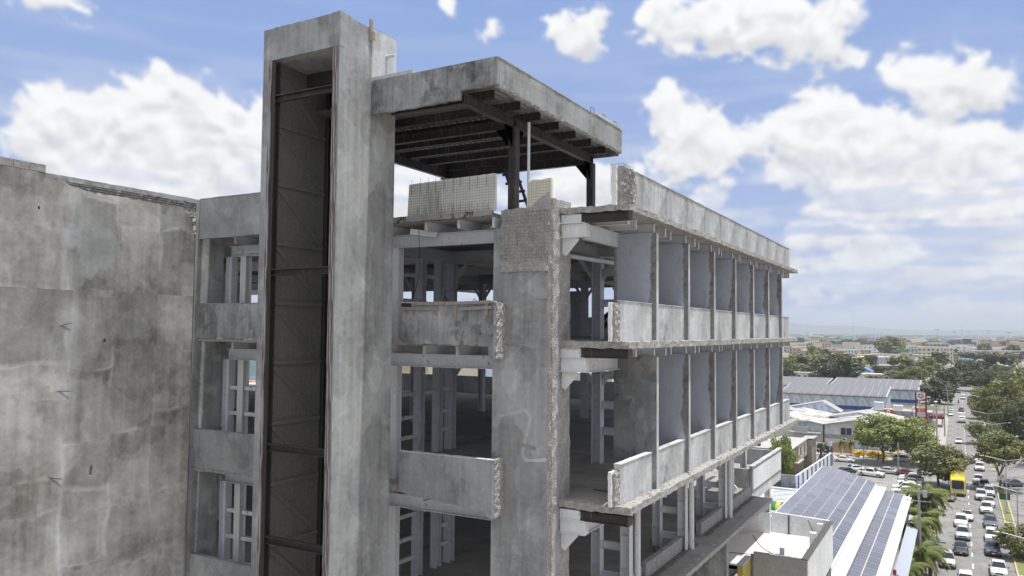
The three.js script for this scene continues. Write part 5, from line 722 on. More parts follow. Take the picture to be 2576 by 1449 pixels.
const palmLeaf = [std({ color: new THREE.Color(.13, .16, .045), side: THREE.DoubleSide }), std({ color: new THREE.Color(.18, .205, .06), side: THREE.DoubleSide }), std({ color: new THREE.Color(.24, .21, .12), side: THREE.DoubleSide })];
const fr = [frondGeo(2.7, 84, .55, 1, .74), frondGeo(2.7, 84, .85, 2, .74), frondGeo(2.5, 80, 1.15, 3, .70)];
function palm(x, z, h, s, label, n, thin) { const t = thing('palm_tree', label, 'palm', [x, .05, z]); part(t, 'trunk', tube([[0, 0, 0], [.1 * s, h * .5, .05], [.22 * s, h, .1]], thin || .13, 10, 8), bark, { local: 1 }); const r = rng(Math.floor(h * 100 + n)); for (let k = 0; k < n; k++) { const m = new THREE.Mesh(fr[k % 3], palmLeaf[(k % 3 === 2 && !thin) ? 2 : (r() < .5 ? 0 : 1)]); m.name = 'frond'; m.position.set(.22 * s, h, .1); m.rotation.set(0, k * 2.39996, 0); m.rotateX((k % 3) * .34 - .34 + r() * .3); m.scale.setScalar(s * (.85 + .3 * r())); t.add(m); } return t; }
palm(-4.9, -131, 6.6, 1.3, 'bushy palm beside the concrete utility pole at the kerb', 56); palm(-5.0, -127.6, 4.4, 1.2, 'lower palm crowding against the bushy kerb palm', 46); palm(-6.0, -116, 5.2, 1.15, 'palm with upright young fronds in front of the utility pole', 46); palm(-4.9, -110, 3.4, 1.2, 'low palm spilling over the pavement', 46); palm(-6.2, -106, 2.2, 1.0, 'palm at the edge of the corrugated awning', 36);
palm(-25.4, -209.0, 3.4, .62, 'slim palm on the far pavement before the orange gate', 15, .07); palm(-23.3, -210.2, 3.4, .62, 'slim palm beside the grey gate on the far pavement', 15, .07); palm(-19.8, -203.4, 4.4, .60, 'leaning slim palm at the kerb of the side street', 15, .07);

// ================================================================ STREET FURNITURE
const galv = std({ color: new THREE.Color(.42, .44, .45), roughness: .45, metalness: .5 }), conc = std({ map: plaster(31, .36, { size: 3, patch: .2 }) });
for (const [z, l] of [[-97.8, 'twin arm street lamp on the median below the low tree'], [-127.5, 'twin arm street lamp behind the low median tree'], [-157, 'twin arm street lamp beside the green road sign'], [-190, 'twin arm street lamp by the leafy median tree'], [-218, 'twin arm street lamp past the crossing'], [-246, 'twin arm street lamp over the olive median tree'], [-309, 'twin arm street lamp by the brown half bare tree'], [-367, 'twin arm street lamp under the far dark trees']]) {
  const t = thing('street_lamp', l, 'street lamp', [6.55, .15, z], 'median street lamps'); part(t, 'pole', rod([0, 0, 0], [0, 8.7, 0], .11, .07, 10), galv, { local: 1 }); part(t, 'base', box(-.25, .25, 0, .25, -.25, .25), conc, { local: 1 });
  for (const s of [-1, 1]) { part(t, 'arm', [tube([[0, 8.65, 0], [s * 1.6, 9.0, 0], [s * 3.0, 9.25, 0]], .05, 12, 6), rod([0, 8.1, 0], [s * 1.7, 8.98, 0], .025, .025, 5)], galv, { local: 1 }); part(t, 'lamp_head', loft([[-.16, .1, -.05, .05], [0, .16, -.08, .08], [.16, .1, -.05, .05]], 10, .6).rotateY(Math.PI / 2).scale(2, 1, 1).translate(s * 3.45, 9.26, 0), galv, { local: 1 }); }
}
{ const t = thing('road_sign', 'green road sign on a post on the grass median', 'sign', [6.4, .15, -160]); part(t, 'post', rod([0, 0, 0], [0, 2.9, 0], .04, .04, 8), galv, { local: 1 }); part(t, 'board', box(-.8, .8, 1.7, 2.8, .05, .09), std({ color: new THREE.Color(.02, .11, .06) }), { local: 1 }); }
{ const t = thing('lane_sign', 'small white U turn sign on the median tree', 'sign', [6.9, .15, -178]); part(t, 'post', rod([0, 0, 0], [0, 3.2, 0], .04, .04, 8), galv, { local: 1 }); part(t, 'board', box(-.4, .4, 2.2, 3.3, .05, .08), std({ color: new THREE.Color(.6, .6, .6) }), { local: 1 }); part(t, 'arrow', [tube([[-.15, 2.45, .09], [-.15, 2.95, .09], [0, 3.08, .09], [.15, 2.95, .09], [.15, 2.6, .09]], .04, 16, 5)], mat.black, { local: 1 }); }
function utilityPole(x, z, h, label, arms) { const t = thing('utility_pole', label, 'utility pole', [x, .02, z], 'utility poles'); part(t, 'pole', (() => { const g = new THREE.CylinderGeometry(.13, .2, h, 8); g.translate(0, h / 2, 0); return g; })(), conc, { local: 1 }); for (const [y, w] of arms) { const a = part(t, 'crossarm', box(-w, w, y, y + .1, .14, .24), galv, { local: 1 }); for (const s of [-.9, -.45, .45, .9]) part(a, 'insulator', rod([s * w, y + .1, .19], [s * w, y + .26, .19], .05, .03, 7), conc, { local: 1 }); } return t; }
{ const t = utilityPole(-4.7, -113.5, 10.4, 'concrete utility pole rising through the kerb palms', [[10.0, 1.5], [8.8, 1.4]]); part(t, 'meter_box', box(-.35, .35, 1.1, 1.7, .2, .4), whiteWall, { local: 1 }); part(t, 'transformer', rod([.7, 9.4, .2], [.7, 10.2, .2], .25, .25, 12), galv, { local: 1 }); }
{ const t = utilityPole(-5.3, -79, 8.6, 'utility pole with a red cap rising by the solar hall eaves', [[8.2, 2.2]]); part(t, 'red_cap', rod([0, 8.6, 0], [0, 9.0, 0], .16, .14, 10), std({ color: new THREE.Color(.3, .02, .03) }), { local: 1 }); }
utilityPole(-11.7, -190.4, 6.4, 'leaning thin grey pole behind the silver sedan and yellow bin', []); utilityPole(-3.9, -264, 9.3, 'utility pole at the pavement edge past the petrol sign', [[8.6, .8]]); utilityPole(-5.7, -257, 10, 'dark utility pole with twin lamps near the petrol sign', [[9.7, .9]]); utilityPole(-3.6, -324, 10.2, 'far utility pole with cross arms against the dark street tree', [[9.6, 1.6], [8.8, 1.6], [8.0, 1.0]]); utilityPole(-37, -430, 11, 'utility pole behind the solar sheds', [[10.4, 1.2]]); utilityPole(-16, -440, 11, 'utility pole between the solar sheds and the street tree', [[10.4, 1.2]]);
for (const [a, b, s, l] of [[[-4.7, 10.2, -113.4], [-3.9, 9.0, -264], 3, 'overhead line along the kerb from the palm pole'], [[-37, 11.2, -430], [-16, 11.2, -440], .6, 'overhead line behind the solar sheds'], [[-4.7, 8.95, -113.4], [30, 8.2, -108], 1.2, 'overhead line crossing the street'], [[-4.7, 10.1, -113.4], [30, 9.0, -106], 1.2, 'upper overhead line crossing the street']]) { const m = a.map((v, i) => (v + b[i]) / 2 - (i === 1 ? s : 0)); single('power_line', tube([a, m, b], .022, 30, 4), mat.black, l, 'cable', a); }
{ const t = thing('lot_lamp', 'round headed parking lot lamp beyond the solar roof', 'lamp', [-17.2, 0, -172]); part(t, 'post', rod([0, 0, 0], [0, 5.0, 0], .06, .05, 8), mat.black, { local: 1 }); const g = new THREE.SphereGeometry(.34, 14, 10); g.scale(1, 1, .6); g.translate(0, 5.3, 0); part(t, 'globe', g, whiteWall, { local: 1 }); }
{ const t = thing('yellow_bin', 'yellow bin on the parking lot edge beside the silver sedan', 'bin', [-14.2, .015, -184]); part(t, 'body', loft([[-.4, .35, 0, 1.0], [-.35, .42, 0, 1.05], [.35, .42, 0, 1.05], [.4, .35, 0, 1.0]], 12, .25), std({ color: new THREE.Color(.45, .33, .04) }), { local: 1 }); part(t, 'lid', box(-.45, .45, 1.05, 1.12, -.42, .42), trimM, { local: 1 }); }
{ const t = thing('plastic_chair', 'white plastic chair under the trees on the far pavement', 'chair', [-10.9, .14, -206.8]); part(t, 'seat', box(-.22, .22, .42, .46, -.22, .22), whiteWall, { local: 1 }); part(t, 'backrest', box(-.22, .22, .47, .9, -.24, -.2), whiteWall, { local: 1 }); for (const a of [-.19, .19]) for (const b of [-.19, .19]) part(t, 'leg', box(a - .025, a + .025, 0, .42, b - .025, b + .025), whiteWall, { local: 1 }); }
// people: one continuous body each, from joints with radii
function figure(bones, H, colour) { const N = 44, mc = new MarchingCubes(N, new THREE.MeshStandardMaterial(), false, false, 60000); mc.isolation = 0; const S = H * .56; let k = 0; for (let z = 0; z < N; z++) for (let y = 0; y < N; y++) for (let x = 0; x < N; x++) { const p = [(x / N * 2 - 1) * S, (y / N * 2 - 1) * S + H * .5, (z / N * 2 - 1) * S]; let d = 9; for (const [a, b, ra, rb] of bones) { const ab = [b[0] - a[0], b[1] - a[1], b[2] - a[2]], t = clamp(((p[0] - a[0]) * ab[0] + (p[1] - a[1]) * ab[1] + (p[2] - a[2]) * ab[2]) / (ab[0] ** 2 + ab[1] ** 2 + ab[2] ** 2)); const q = Math.hypot(p[0] - a[0] - ab[0] * t, p[1] - a[1] - ab[1] * t, p[2] - a[2] - ab[2] * t) - mix(ra, rb, t), h = clamp(.5 + .5 * (d - q) / .05); d = mix(d, q, h) - .05 * h * (1 - h); } mc.field[x + y * N + z * N * N] = -d; k++; } mc.update(); const n = mc.count, g = new THREE.BufferGeometry(), pp = new Float32Array(n * 3), cc = new Float32Array(n * 3); for (let i = 0; i < n; i++) { const x = mc.positionArray[i * 3] * S, y = mc.positionArray[i * 3 + 1] * S + H * .5, z = mc.positionArray[i * 3 + 2] * S; pp.set([x, y, z], i * 3); cc.set(colour(x, y, z), i * 3); } g.setAttribute('position', new THREE.BufferAttribute(pp, 3)); g.setAttribute('normal', new THREE.BufferAttribute(mc.normalArray.slice(0, n * 3), 3)); g.setAttribute('color', new THREE.BufferAttribute(cc, 3)); g.setAttribute('uv', new THREE.BufferAttribute(new Float32Array(n * 2), 2)); return g; }
const walker = f => [[[0, .92, 0], [0, 1.40, 0], .15, .17], [[0, 1.42, 0], [0, 1.56, .01], .06, .055], [[0, 1.60, .01], [0, 1.70, .02], .085, .095], [[-.17, 1.40, 0], [-.25, 1.12, -.06], .065, .05], [[-.25, 1.12, -.06], [-.24, .86, .06], .05, .036], [[.17, 1.40, 0], [.25, 1.12, .06], .065, .05], [[.25, 1.12, .06], [.26, .86, .16], .05, .036], [[-.09, .92, 0], [-.10, .48, f * .14], .10, .07], [[-.10, .48, f * .14], [-.10, .07, f * .02 - .12], .068, .045], [[-.10, .06, f * .02 - .12], [-.10, .05, f * .02 + .08], .05, .035], [[.09, .92, 0], [.10, .48, -f * .10], .10, .07], [[.10, .48, -f * .10], [.10, .07, -f * .22], .068, .045], [[.10, .06, -f * .22], [.10, .05, -f * .22 + .2], .05, .035]];
const skinM = (x, y, z) => y > 1.47 ? (y > 1.68 || z < -.02 ? [.015, .012, .01] : [.14, .075, .045]) : null;
{ const m = new THREE.MeshStandardMaterial({ vertexColors: true, roughness: .85 }); const p1 = new THREE.Mesh(figure(walker(1), 1.8, (x, y, z) => skinM(x, y, z) || (y > .95 ? [.10, .11, .13] : [.02, .022, .03])), m); p1.name = numbered('person'); p1.position.set(-16.9, .14, -204.6 - 2); p1.rotation.y = 1.4; meta(p1, 'person in grey shirt and dark trousers walking on the far pavement', 'person'); scene.add(p1); const p2 = new THREE.Mesh(figure(walker(.4), 1.8, (x, y, z) => skinM(x, y, z) || (y > .95 ? [.12, .28, .26] : [.02, .025, .05])), m); p2.name = numbered('person'); p2.position.set(-7.5, .01, -191.6); p2.rotation.y = .4; meta(p2, 'person in a pale green top standing at the road marking by the crossing', 'person'); scene.add(p2); }
{ const t = thing('motorcycle', 'motorcycle with rider far up the street', 'motorcycle', [-.35, .015, -391]); for (const z of [-.65, .65]) { const g = new THREE.TorusGeometry(.28, .06, 8, 18); g.rotateY(Math.PI / 2); g.translate(0, .34, z); part(t, 'wheel', g, rubber, { local: 1 }); } part(t, 'frame', [loft([[-.7, .1, .55, .75], [0, .16, .45, .85], [.5, .12, .5, .95]], 10, .6), rod([0, .34, .65], [0, 1.0, .4], .04, .04, 6), box(-.32, .32, .98, 1.03, .36, .42)], trimM, { local: 1 }); }
{ const p = new THREE.Mesh(figure([[[0, .85, -.15], [0, 1.35, 0], .16, .17], [[0, 1.52, .03], [0, 1.62, .05], .1, .11], [[-.18, 1.32, 0], [-.28, 1.05, .2], .06, .05], [[-.28, 1.05, .2], [-.28, 1.03, .4], .05, .04], [[.18, 1.32, 0], [.28, 1.05, .2], .06, .05], [[.28, 1.05, .2], [.28, 1.03, .4], .05, .04], [[-.1, .85, -.12], [-.2, .72, .28], .1, .08], [[-.2, .72, .28], [-.2, .3, .1], .07, .05], [[.1, .85, -.12], [.2, .72, .28], .1, .08], [[.2, .72, .28], [.2, .3, .1], .07, .05]], 1.8, (x, y) => y > 1.45 ? [.03, .03, .03] : y > .88 ? [.25, .06, .05] : [.03, .035, .05]), new THREE.MeshStandardMaterial({ vertexColors: true })); p.name = numbered('person'); p.position.set(-.35, .015, -391); meta(p, 'rider in dark red shirt seated on the motorcycle', 'person'); scene.add(p); }
// petrol station pylon
{ const t = thing('petrol_pylon', 'tall maroon petrol station pylon sign with white star emblem board', 'sign', [-10.3, 0, -278]); const maroon = std({ color: new THREE.Color(.17, .015, .03), roughness: .5 }); for (const x of [-1.55, 1.3]) part(t, 'post', box(x - .22, x + .22, 0, 11.7, -.2, .2), maroon, { local: 1 }); part(t, 'top_panel', box(-1.33, 1.08, 9.1, 11.65, -.14, .1), maroon, { local: 1 });
  part(t, 'emblem_board', poly([[-1.32, 11.66], [1.07, 11.66], [1.07, 9.75], [-.85, 9.2], [-1.32, 9.7]], .06, [[1, 0, 0], [0, 1, 0], [0, 0, 1], [0, 0, .11]]), std({ color: new THREE.Color(.75, .74, .76) }), { local: 1 });
  const disc = new THREE.CylinderGeometry(.82, .82, .03, 32); disc.rotateX(Math.PI / 2); disc.scale(1, .95, 1); disc.translate(-.12, 10.6, .19); part(t, 'emblem_disc', disc, maroon, { local: 1 }); const st = []; for (let k = 0; k < 10; k++) { const a = Math.PI / 2 + k * Math.PI / 5, R = k % 2 ? .36 : .86; st.push([-.12 + Math.cos(a) * R, 10.58 + Math.sin(a) * R * .95]); } part(t, 'emblem_star', poly(st, .03, [[1, 0, 0], [0, 1, 0], [0, 0, 1], [0, 0, .207]]), whiteWall, { local: 1 }); part(t, 'emblem_letter', [box(-.32, .08, 10.68, 10.76, .24, .26), box(-.17, -.07, 10.38, 10.68, .24, .26), box(-.26, .02, 10.31, 10.38, .24, .26)], maroon, { local: 1 });
  const board = (y0, y1, draw, bg) => { const cv = document.createElement('canvas'); cv.width = 512; cv.height = Math.round(512 * (y1 - y0) / 2.41); const c = cv.getContext('2d'); c.fillStyle = bg; c.fillRect(0, 0, cv.width, cv.height); draw(c, cv.width, cv.height); const tx = new THREE.CanvasTexture(cv); tx.colorSpace = THREE.SRGBColorSpace; const g = box(-1.32, 1.07, y0, y1, -.1, .12), uv = g.attributes.uv, p = g.attributes.position; for (let i = 0; i < p.count; i++) uv.setXY(i, (p.getX(i) + 1.32) / 2.39, (p.getY(i) - y0) / (y1 - y0)); part(t, 'tenant_board', g, std({ map: tx }), { local: 1, keepUV: 1 }); };
  board(5.6, 6.8, (c, w, h) => { c.fillStyle = '#f4e6d8'; c.font = 'bold 58px sans-serif'; c.fillText('PAPA PIZZA', 70, 66); c.font = 'bold 44px sans-serif'; c.fillText('LAS', 330, 130); c.fillText('24 HORAS', 290, 178); c.beginPath(); c.arc(160, 160, 56, 0, 7); c.fill(); c.fillStyle = '#a84012'; c.font = 'bold 90px sans-serif'; c.fillText('G', 128, 192); }, '#c8541a');
  board(4.2, 5.56, (c, w, h) => { c.strokeStyle = '#444'; c.lineWidth = 8; c.strokeRect(34, 80, 100, 110); c.fillStyle = '#333'; c.font = 'italic 72px serif'; c.fillText('La Forno', 170, 130); c.fillRect(170, 170, 300, 10); }, '#c9c4cb'); board(3.1, 4.16, (c, w, h) => { c.fillStyle = '#cbbcab'; c.font = 'bold 78px sans-serif'; c.fillText('LA BARRA', 60, 110); c.fillRect(120, 150, 280, 10); }, '#6f6057'); board(1.3, 3.06, (c, w, h) => { c.fillStyle = '#1d2b45'; c.font = 'bold 76px sans-serif'; c.fillText('ECO WASH', 40, 170); c.fillRect(300, 330, 20, 24); }, '#9ab4c3'); }
{ const t = thing('round_cap_sign', 'twin round topped lamp posts at the petrol station corner', 'lamp', [-6.3, 0, -262]); for (const x of [-.3, .3]) part(t, 'post', rod([x, 0, 0], [x, 9.6 + x * 2, 0], .08, .07, 8), galv, { local: 1 }); part(t, 'lamp_head', [loft([[-.4, .3, 9.0, 9.2], [0, .6, 8.95, 9.3], [.4, .3, 9.0, 9.2]], 12, .7).translate(-.5, 0, 0), loft([[-.4, .3, 10.1, 10.3], [0, .5, 10.05, 10.4], [.4, .3, 10.1, 10.3]], 12, .7).translate(.3, 0, 0)], whiteWall, { local: 1 }); }
// ================================================================ NEIGHBOURHOOD BUILDINGS
const wc = {}; const wallOf = (r, g, b) => wc[[r, g, b]] || (wc[[r, g, b]] = std({ map: mat.plasterNew.map, color: new THREE.Color(r * 2.1, g * 2.1, b * 2.1) }));
const winM = std({ color: new THREE.Color(.05, .06, .08), roughness: .15 }), metalRoof = std({ map: tex(256, 256, (u, v, c) => { const a = fbm(u * 6, v * 6, 4, 6, 6), r = Math.abs(((u * 24) % 1) - .5); grey(c, .40 + .16 * (a - .5) - (r > .43 ? .10 : 0), .01); }, [1 / 8, 1 / 8]), roughness: .6 }), blueM = std({ color: new THREE.Color(.02, .07, .28), roughness: .6 });
const mk = (t, n, g, m) => part(t, n, g, m, { world: 1 });
// stained zigzag-roofed warehouse across the side street
{ const t = thing('zigzag_warehouse', 'cream warehouse with a row of low stained white gable roofs across the side street', 'warehouse', [-30, 0, -240]);
  const stained = std({ map: tex(512, 512, (u, v, c) => { const a = fbm(u * 7, v * 7, 5, 7, 7), sp = fbm(u * 24, v * 40, 3, 24, 40), rows = Math.abs(((v * 9) % 1) - .5) < .30 ? 1 : .2, m = sst(.42, .52, a) * sst(.34, .5, sp) * rows; c[0] = enc(mix(.46, .13, m)); c[1] = enc(mix(.455, .11, m)); c[2] = enc(mix(.45, .10, m)); }, [1 / 22, 1 / 22]), roughness: .85 });
  const P = [[-66, 6.0], [-58, 7.3], [-49, 6.0], [-41, 7.4], [-31.5, 5.9], [-23.6, 7.4], [-14, 5.9]]; const roof = P.concat(P.slice().reverse().map(p => [p[0], p[1] - .18])); mk(t, 'roof', poly(roof, 34, [[1, 0, 0], [0, 1, 0], [0, 0, 1], [0, 0, -258]]), stained);
  mk(t, 'front_wall', poly([...P.map(p => [p[0], p[1] - .2]), [-14, 0], [-66, 0]], .3, [[1, 0, 0], [0, 1, 0], [0, 0, 1], [0, 0, -225.2]]), cream); mk(t, 'side_wall', box(-14.2, -14, 0, 5.6, -257.5, -225.3), whiteWall); mk(t, 'grey_band', box(-31.2, -14.2, 2.2, 3.2, -224.89, -224.82), mat.plaster);
  mk(t, 'downpipe', rod([-31.5, 0, -224.7], [-31.5, 5.8, -224.7], .18, .18, 8), mat.black);
  for (const [x, y, w, h] of [[-27.3, 3.3, 2.6, 1.8], [-22.2, 3.3, 2.2, 1.7], [-26.2, .6, 1.2, 1.5]]) { const f = mk(t, 'window', box(x, x + w, y, y + h, -224.88, -224.8), winM); mk(f, 'mullion', box(x + w / 2 - .06, x + w / 2 + .06, y, y + h, -224.79, -224.74), mat.pvc); }
  for (const [x, y] of [[-24.5, 3.9], [-24.2, 2.0], [-26.9, 1.7], [-21.8, 3.9]]) { const a = mk(t, 'air_conditioner', box(x, x + 1.1, y, y + .9, -224.8, -224.3), whiteWall); const g = new THREE.CylinderGeometry(.33, .33, .04, 14); g.rotateX(Math.PI / 2); g.translate(x + .42, y + .45, -224.27); mk(a, 'fan_grille', g, mat.black); }
  mk(t, 'duct_unit', [box(-38.3, -35.2, 3.6, 5.0, -223.6, -222.2), rod([-37.6, 5.0, -223], [-37.6, 6.4, -223], .35, .35, 10), rod([-36.6, 5.0, -223], [-36.6, 6.4, -223], .35, .35, 10), rod([-37.8, 6.5, -223], [-35.6, 6.5, -223], .35, .35, 10)], galv); mk(t, 'duct_shelf', box(-40, -32, 3.4, 3.6, -224.8, -221.5), mat.weathered);
  for (const [x0, xm, x1, z, h] of [[-49, -36, -31, -254, 2.6], [-32, -24.5, -15, -240, 1.2], [-56, -46, -40, -244, 1.2]]) { const d = mk(t, 'clerestory', poly([[x0, 6.3], [xm, 6.6 + h], [x1, 6.3]], .4, [[1, 0, 0], [0, 1, 0], [0, 0, 1], [0, 0, z]]), wallOf(.42, .47, .58)); mk(d, 'clerestory_roof', [bar([x0 - .3, 6.4, z - 3], [xm, 6.75 + h, z - 3], 7, .16), bar([xm, 6.75 + h, z - 3], [x1 + .3, 6.4, z - 3], 7, .16)], metalRoof); } }
{ const t = thing('pavement_wall', 'low cream wall with an orange plank gate on the far pavement', 'wall', [-24, 0, -213]); mk(t, 'wall', [box(-32, -28.0, .14, 2.4, -213.2, -213), box(-23.4, -6, .14, 1.2, -213.2, -213)], cream); for (let k = 0; k < 9; k++) mk(t, 'gate_plank', box(-27.9 + k * .5, -27.44 + k * .5, .2, 2.5, -213.15, -213.08), std({ color: new THREE.Color(.42, .25 + .012 * (k % 3), .12) })); for (const x of [-28.1, -25.6, -23.3]) mk(t, 'gate_post', box(x - .15, x + .15, .14, 2.7, -213.3, -212.95), whiteWall); for (let k = 0; k < 9; k++) mk(t, 'planter_block', box(-22.6 + k * 1.7, -21.5 + k * 1.7, .14, .75, -212.4, -212.0), k % 2 ? whiteWall : mat.weathered); }
// blue striped boundary wall
{ const t = thing('striped_wall', 'white boundary wall with vertical blue stripes behind the solar roof', 'wall', [-26.6, 0, -176]); const A = [-27.4, -158.8], B2 = [-25.6, -193.5]; mk(t, 'wall', bar([A[0], 1.4, A[1]], [B2[0], 1.4, B2[1]], .25, 2.8), whiteWall); for (let k = 0; k < 9; k++) { const f = .05 + k * .115, x = mix(A[0], B2[0], f), z = mix(A[1], B2[1], f); mk(t, 'blue_stripe', box(x + .10, x + .19, 0, 2.6, z - .55, z + .55), blueM); } mk(t, 'end_pier', box(-25.75, -25.35, 0, 4.2, -194, -193.5), blueM); mk(t, 'grey_end', box(-30.0, -27.5, 0, 2.9, -158.9, -158.6), mat.plaster); }
{ const t = thing('patio', 'tan concrete patio with a blue pipe railing beside the solar roof', 'patio', [-30, 0, -150]); mk(t, 'deck', box(-44, -19, 0, .35, -156.5, -120), std({ map: plaster(41, .42, { warm: .06, patch: .3 }) })); mk(t, 'edge', box(-44, -26, .352, .7, -156.9, -156.2), whiteWall); for (let k = 0; k < 9; k++) mk(t, 'rail_post', rod([-34.6 + k * 1.05, .3, -157.6], [-34.6 + k * 1.05, 1.6, -157.6], .04, .04, 6), blueM); for (const y of [.9, 1.55]) mk(t, 'rail', rod([-34.8, y, -157.6], [-26.0, y, -157.6], .035, .035, 6), blueM); }
for (const [z, l] of [[-112, 'green and yellow striped awning beside the solar roof'], [-106, 'nearer green and yellow striped awning beside the solar roof']]) { const t = thing('striped_awning', l, 'awning', [-21.5, 0, z]); for (let k = 0; k < 8; k++) { const g = new THREE.CylinderGeometry(1.3, 1.3, .62, 14, 1, false, 0, Math.PI); g.rotateZ(Math.PI / 2); g.rotateX(0); g.scale(1, .7, 1); g.translate(-24 + k * .63, 6.2, z); mk(t, 'canvas_stripe', g, k % 3 === 1 ? yellowPaint : std({ color: new THREE.Color(.03, .20, .07) })); } for (const x of [-24, -19.6]) mk(t, 'post', rod([x, 0, z], [x, 6.3, z], .06, .06, 6), galv); }
// weathered two-storey house
{ const t = thing('weathered_house', 'weathered two storey cream house with black water tanks on its flat roof', 'house', [-32, 0, -172]); const w = wallOf(.48, .43, .38), w2 = wallOf(.34, .28, .24); mk(t, 'wall', box(-42, -31.2, 0, 6.4, -181, -166), w); mk(t, 'wall', box(-31.19, -29.6, 3.0, 6.4, -186, -175), w); mk(t, 'wall', box(-31.19, -30.2, 0, 2.99, -186, -174), w2); mk(t, 'stained_wall', box(-31.0, -28.6, 0, 6.2, -192, -186.1), w2); mk(t, 'roof', box(-42.3, -29.4, 6.41, 6.62, -186.3, -165.7), mat.roofTop); mk(t, 'roof', poly([[-31, 6.3], [-28.2, 6.5], [-28.2, 6.6], [-31, 6.4]], 6, [[1, 0, 0], [0, 1, 0], [0, 0, 1], [0, 0, -192.2]]), metalRoof); mk(t, 'balcony_slab', box(-31.18, -29.2, 2.75, 2.98, -180, -173), w);
  for (const [x, y, z] of [[-31.18, 4.0, -168.5], [-31.18, 3.9, -172.5], [-29.59, 3.9, -178], [-29.59, 3.9, -183], [-31.18, 1.0, -170]]) { const f = mk(t, 'window', box(x, x + .05, y, y + 1.7, z - .45, z + .45), winM); mk(f, 'sill', box(x, x + .12, y - .12, y - .01, z - .55, z + .55), whiteWall); } for (const [x, z] of [[-38.6, -168.6], [-36.6, -168.2]]) mk(t, 'water_tank', rod([x, 6.62, z], [x, 8.2, z], .8, .78, 16), mat.black); const r = rng(9); for (let k = 0; k < 12; k++) mk(t, 'loose_timber', bar([-28.5 + r(), r() * .5, -187 - r() * 6], [-27.5 + r() * 1.5, 3 + r() * 3, -188 - r() * 6], .1, .12), mat.woodDark); }
// solar sheds
function shed(name, label, x0, x1, zf, zb, e, rdg, cols) { const t = thing(name, label, 'warehouse', [(x0 + x1) / 2, 0, zf]); const pan = std({ map: tex(128, 256, (u, v, c) => { const gx = Math.min((u * 3) % 1, 1 - (u * 3) % 1), gy = Math.min((v * 5) % 1, 1 - (v * 5) % 1); const k = (gx < .03 || gy < .03) ? .24 : .135 + .05 * fbm(u * 3, v * 3, 3); c[0] = enc(k * .97); c[1] = enc(k * .98); c[2] = enc(k * 1.08); }), roughness: .55 }); const sl = Math.hypot(zb - zf, rdg - e), a = Math.atan2(rdg - e, zf - zb); mk(t, 'wall', [box(x0, x1, 0, e - .1, zb, zf - .5)], wallOf(.48, .52, .6)); mk(t, 'blue_band', box(x0 + .1, x1 - .1, .8, 2.2, zf - .49, zf - .4), blueM); mk(t, 'gable', poly([[zf - .6, e - .2], [zb, e - .2], [zb, rdg - .1]], .3, [[0, 0, 1], [0, 1, 0], [-1, 0, 0], [x1, 0, 0]]), wallOf(.45, .5, .58)); mk(t, 'roof', bar([(x0 + x1) / 2, e, zf], [(x0 + x1) / 2, rdg, zb], x1 - x0 + 1, .15), metalRoof); const w = (x1 - x0) / cols; for (let k = 0; k < cols; k++) { const g = bar([x0 + (k + .5) * w, e + .22, zf - .4], [x0 + (k + .5) * w, rdg + .18, zb + .6], w - .28, .06); part(t, 'solar_array', g, pan, { world: 1, keepUV: 1 }); } mk(t, 'gutter', box(x0, x1, e - .15, e + .02, zf, zf + .2), mat.black); return t; }
shed('solar_shed', 'long shed with pale solar array roof before the small round tree', -62, -24, -328, -352, 6, 8.6, 13); shed('solar_shed', 'second solar roofed shed stepped behind toward the street', -50, -15, -372, -404, 6.2, 8.8, 11); shed('solar_shed', 'solar shed half hidden behind the finned facade end', -92, -52, -372, -400, 6.2, 8.6, 12);
{ const t = thing('restaurant', 'white roofed restaurant with three red awnings before the solar sheds', 'restaurant', [-45, 0, -342]); mk(t, 'wall', box(-54, -37, 0, 3.6, -346, -338), wallOf(.46, .44, .46)); mk(t, 'roof', box(-54.5, -36.5, 3.62, 4.5, -347, -338.5), whiteWall); mk(t, 'roof_vent', box(-52, -40, 4.2, 4.9, -338.6, -338.3), winM); for (const x of [-53, -48.6, -42.6]) { mk(t, 'awning', poly([[0, 0], [1.3, -.9], [1.3, -1.1], [0, -.9]], 3, [[0, 0, 1], [0, 1, 0], [1, 0, 0], [x, 2.9, -338]]), std({ color: new THREE.Color(.40, .04, .03) })); mk(t, 'window', box(x + .3, x + 2.7, .7, 1.9, -337.98, -337.9), winM); } }
{ const t = thing('station_shop', 'low grey petrol station shop with an orange sign box', 'shop', [-17, 0, -300]); mk(t, 'wall', box(-27, -8, 0, 3.6, -310, -298), wallOf(.36, .34, .33)); mk(t, 'fascia', box(-27.1, -7.9, 2.6, 3.9, -297.9, -297.6), mat.plaster); mk(t, 'sign_box', box(-22.5, -19.5, 2.7, 4.2, -297.5, -297.2), std({ color: new THREE.Color(.5, .12, .04) })); mk(t, 'logo', (() => { const g = new THREE.TorusGeometry(.4, .14, 8, 20); g.translate(-21, 3.4, -297.15); return g; })(), whiteWall); mk(t, 'roof_unit', [box(-26, -23, 3.6, 6.0, -306, -303), box(-20, -17, 3.6, 5.2, -306, -303)], mat.steelGrey); mk(t, 'maroon_canopy', box(-8.5, -4.4, 2.8, 3.6, -297, -288), std({ color: new THREE.Color(.12, .015, .025) })); for (const z of [-296, -289]) mk(t, 'canopy_post', box(-5, -4.7, 0, 2.8, z, z + .3), galv); mk(t, 'round_sign', [(() => { const g = new THREE.TorusGeometry(.9, .28, 8, 22); g.translate(-12.6, 5.0, -292); return g; })(), (() => { const g = new THREE.TorusGeometry(.7, .22, 8, 22); g.translate(-12.3, 3.2, -292); return g; })(), box(-12.7, -12.4, 0, 4.2, -292.2, -292)], whiteWall); }
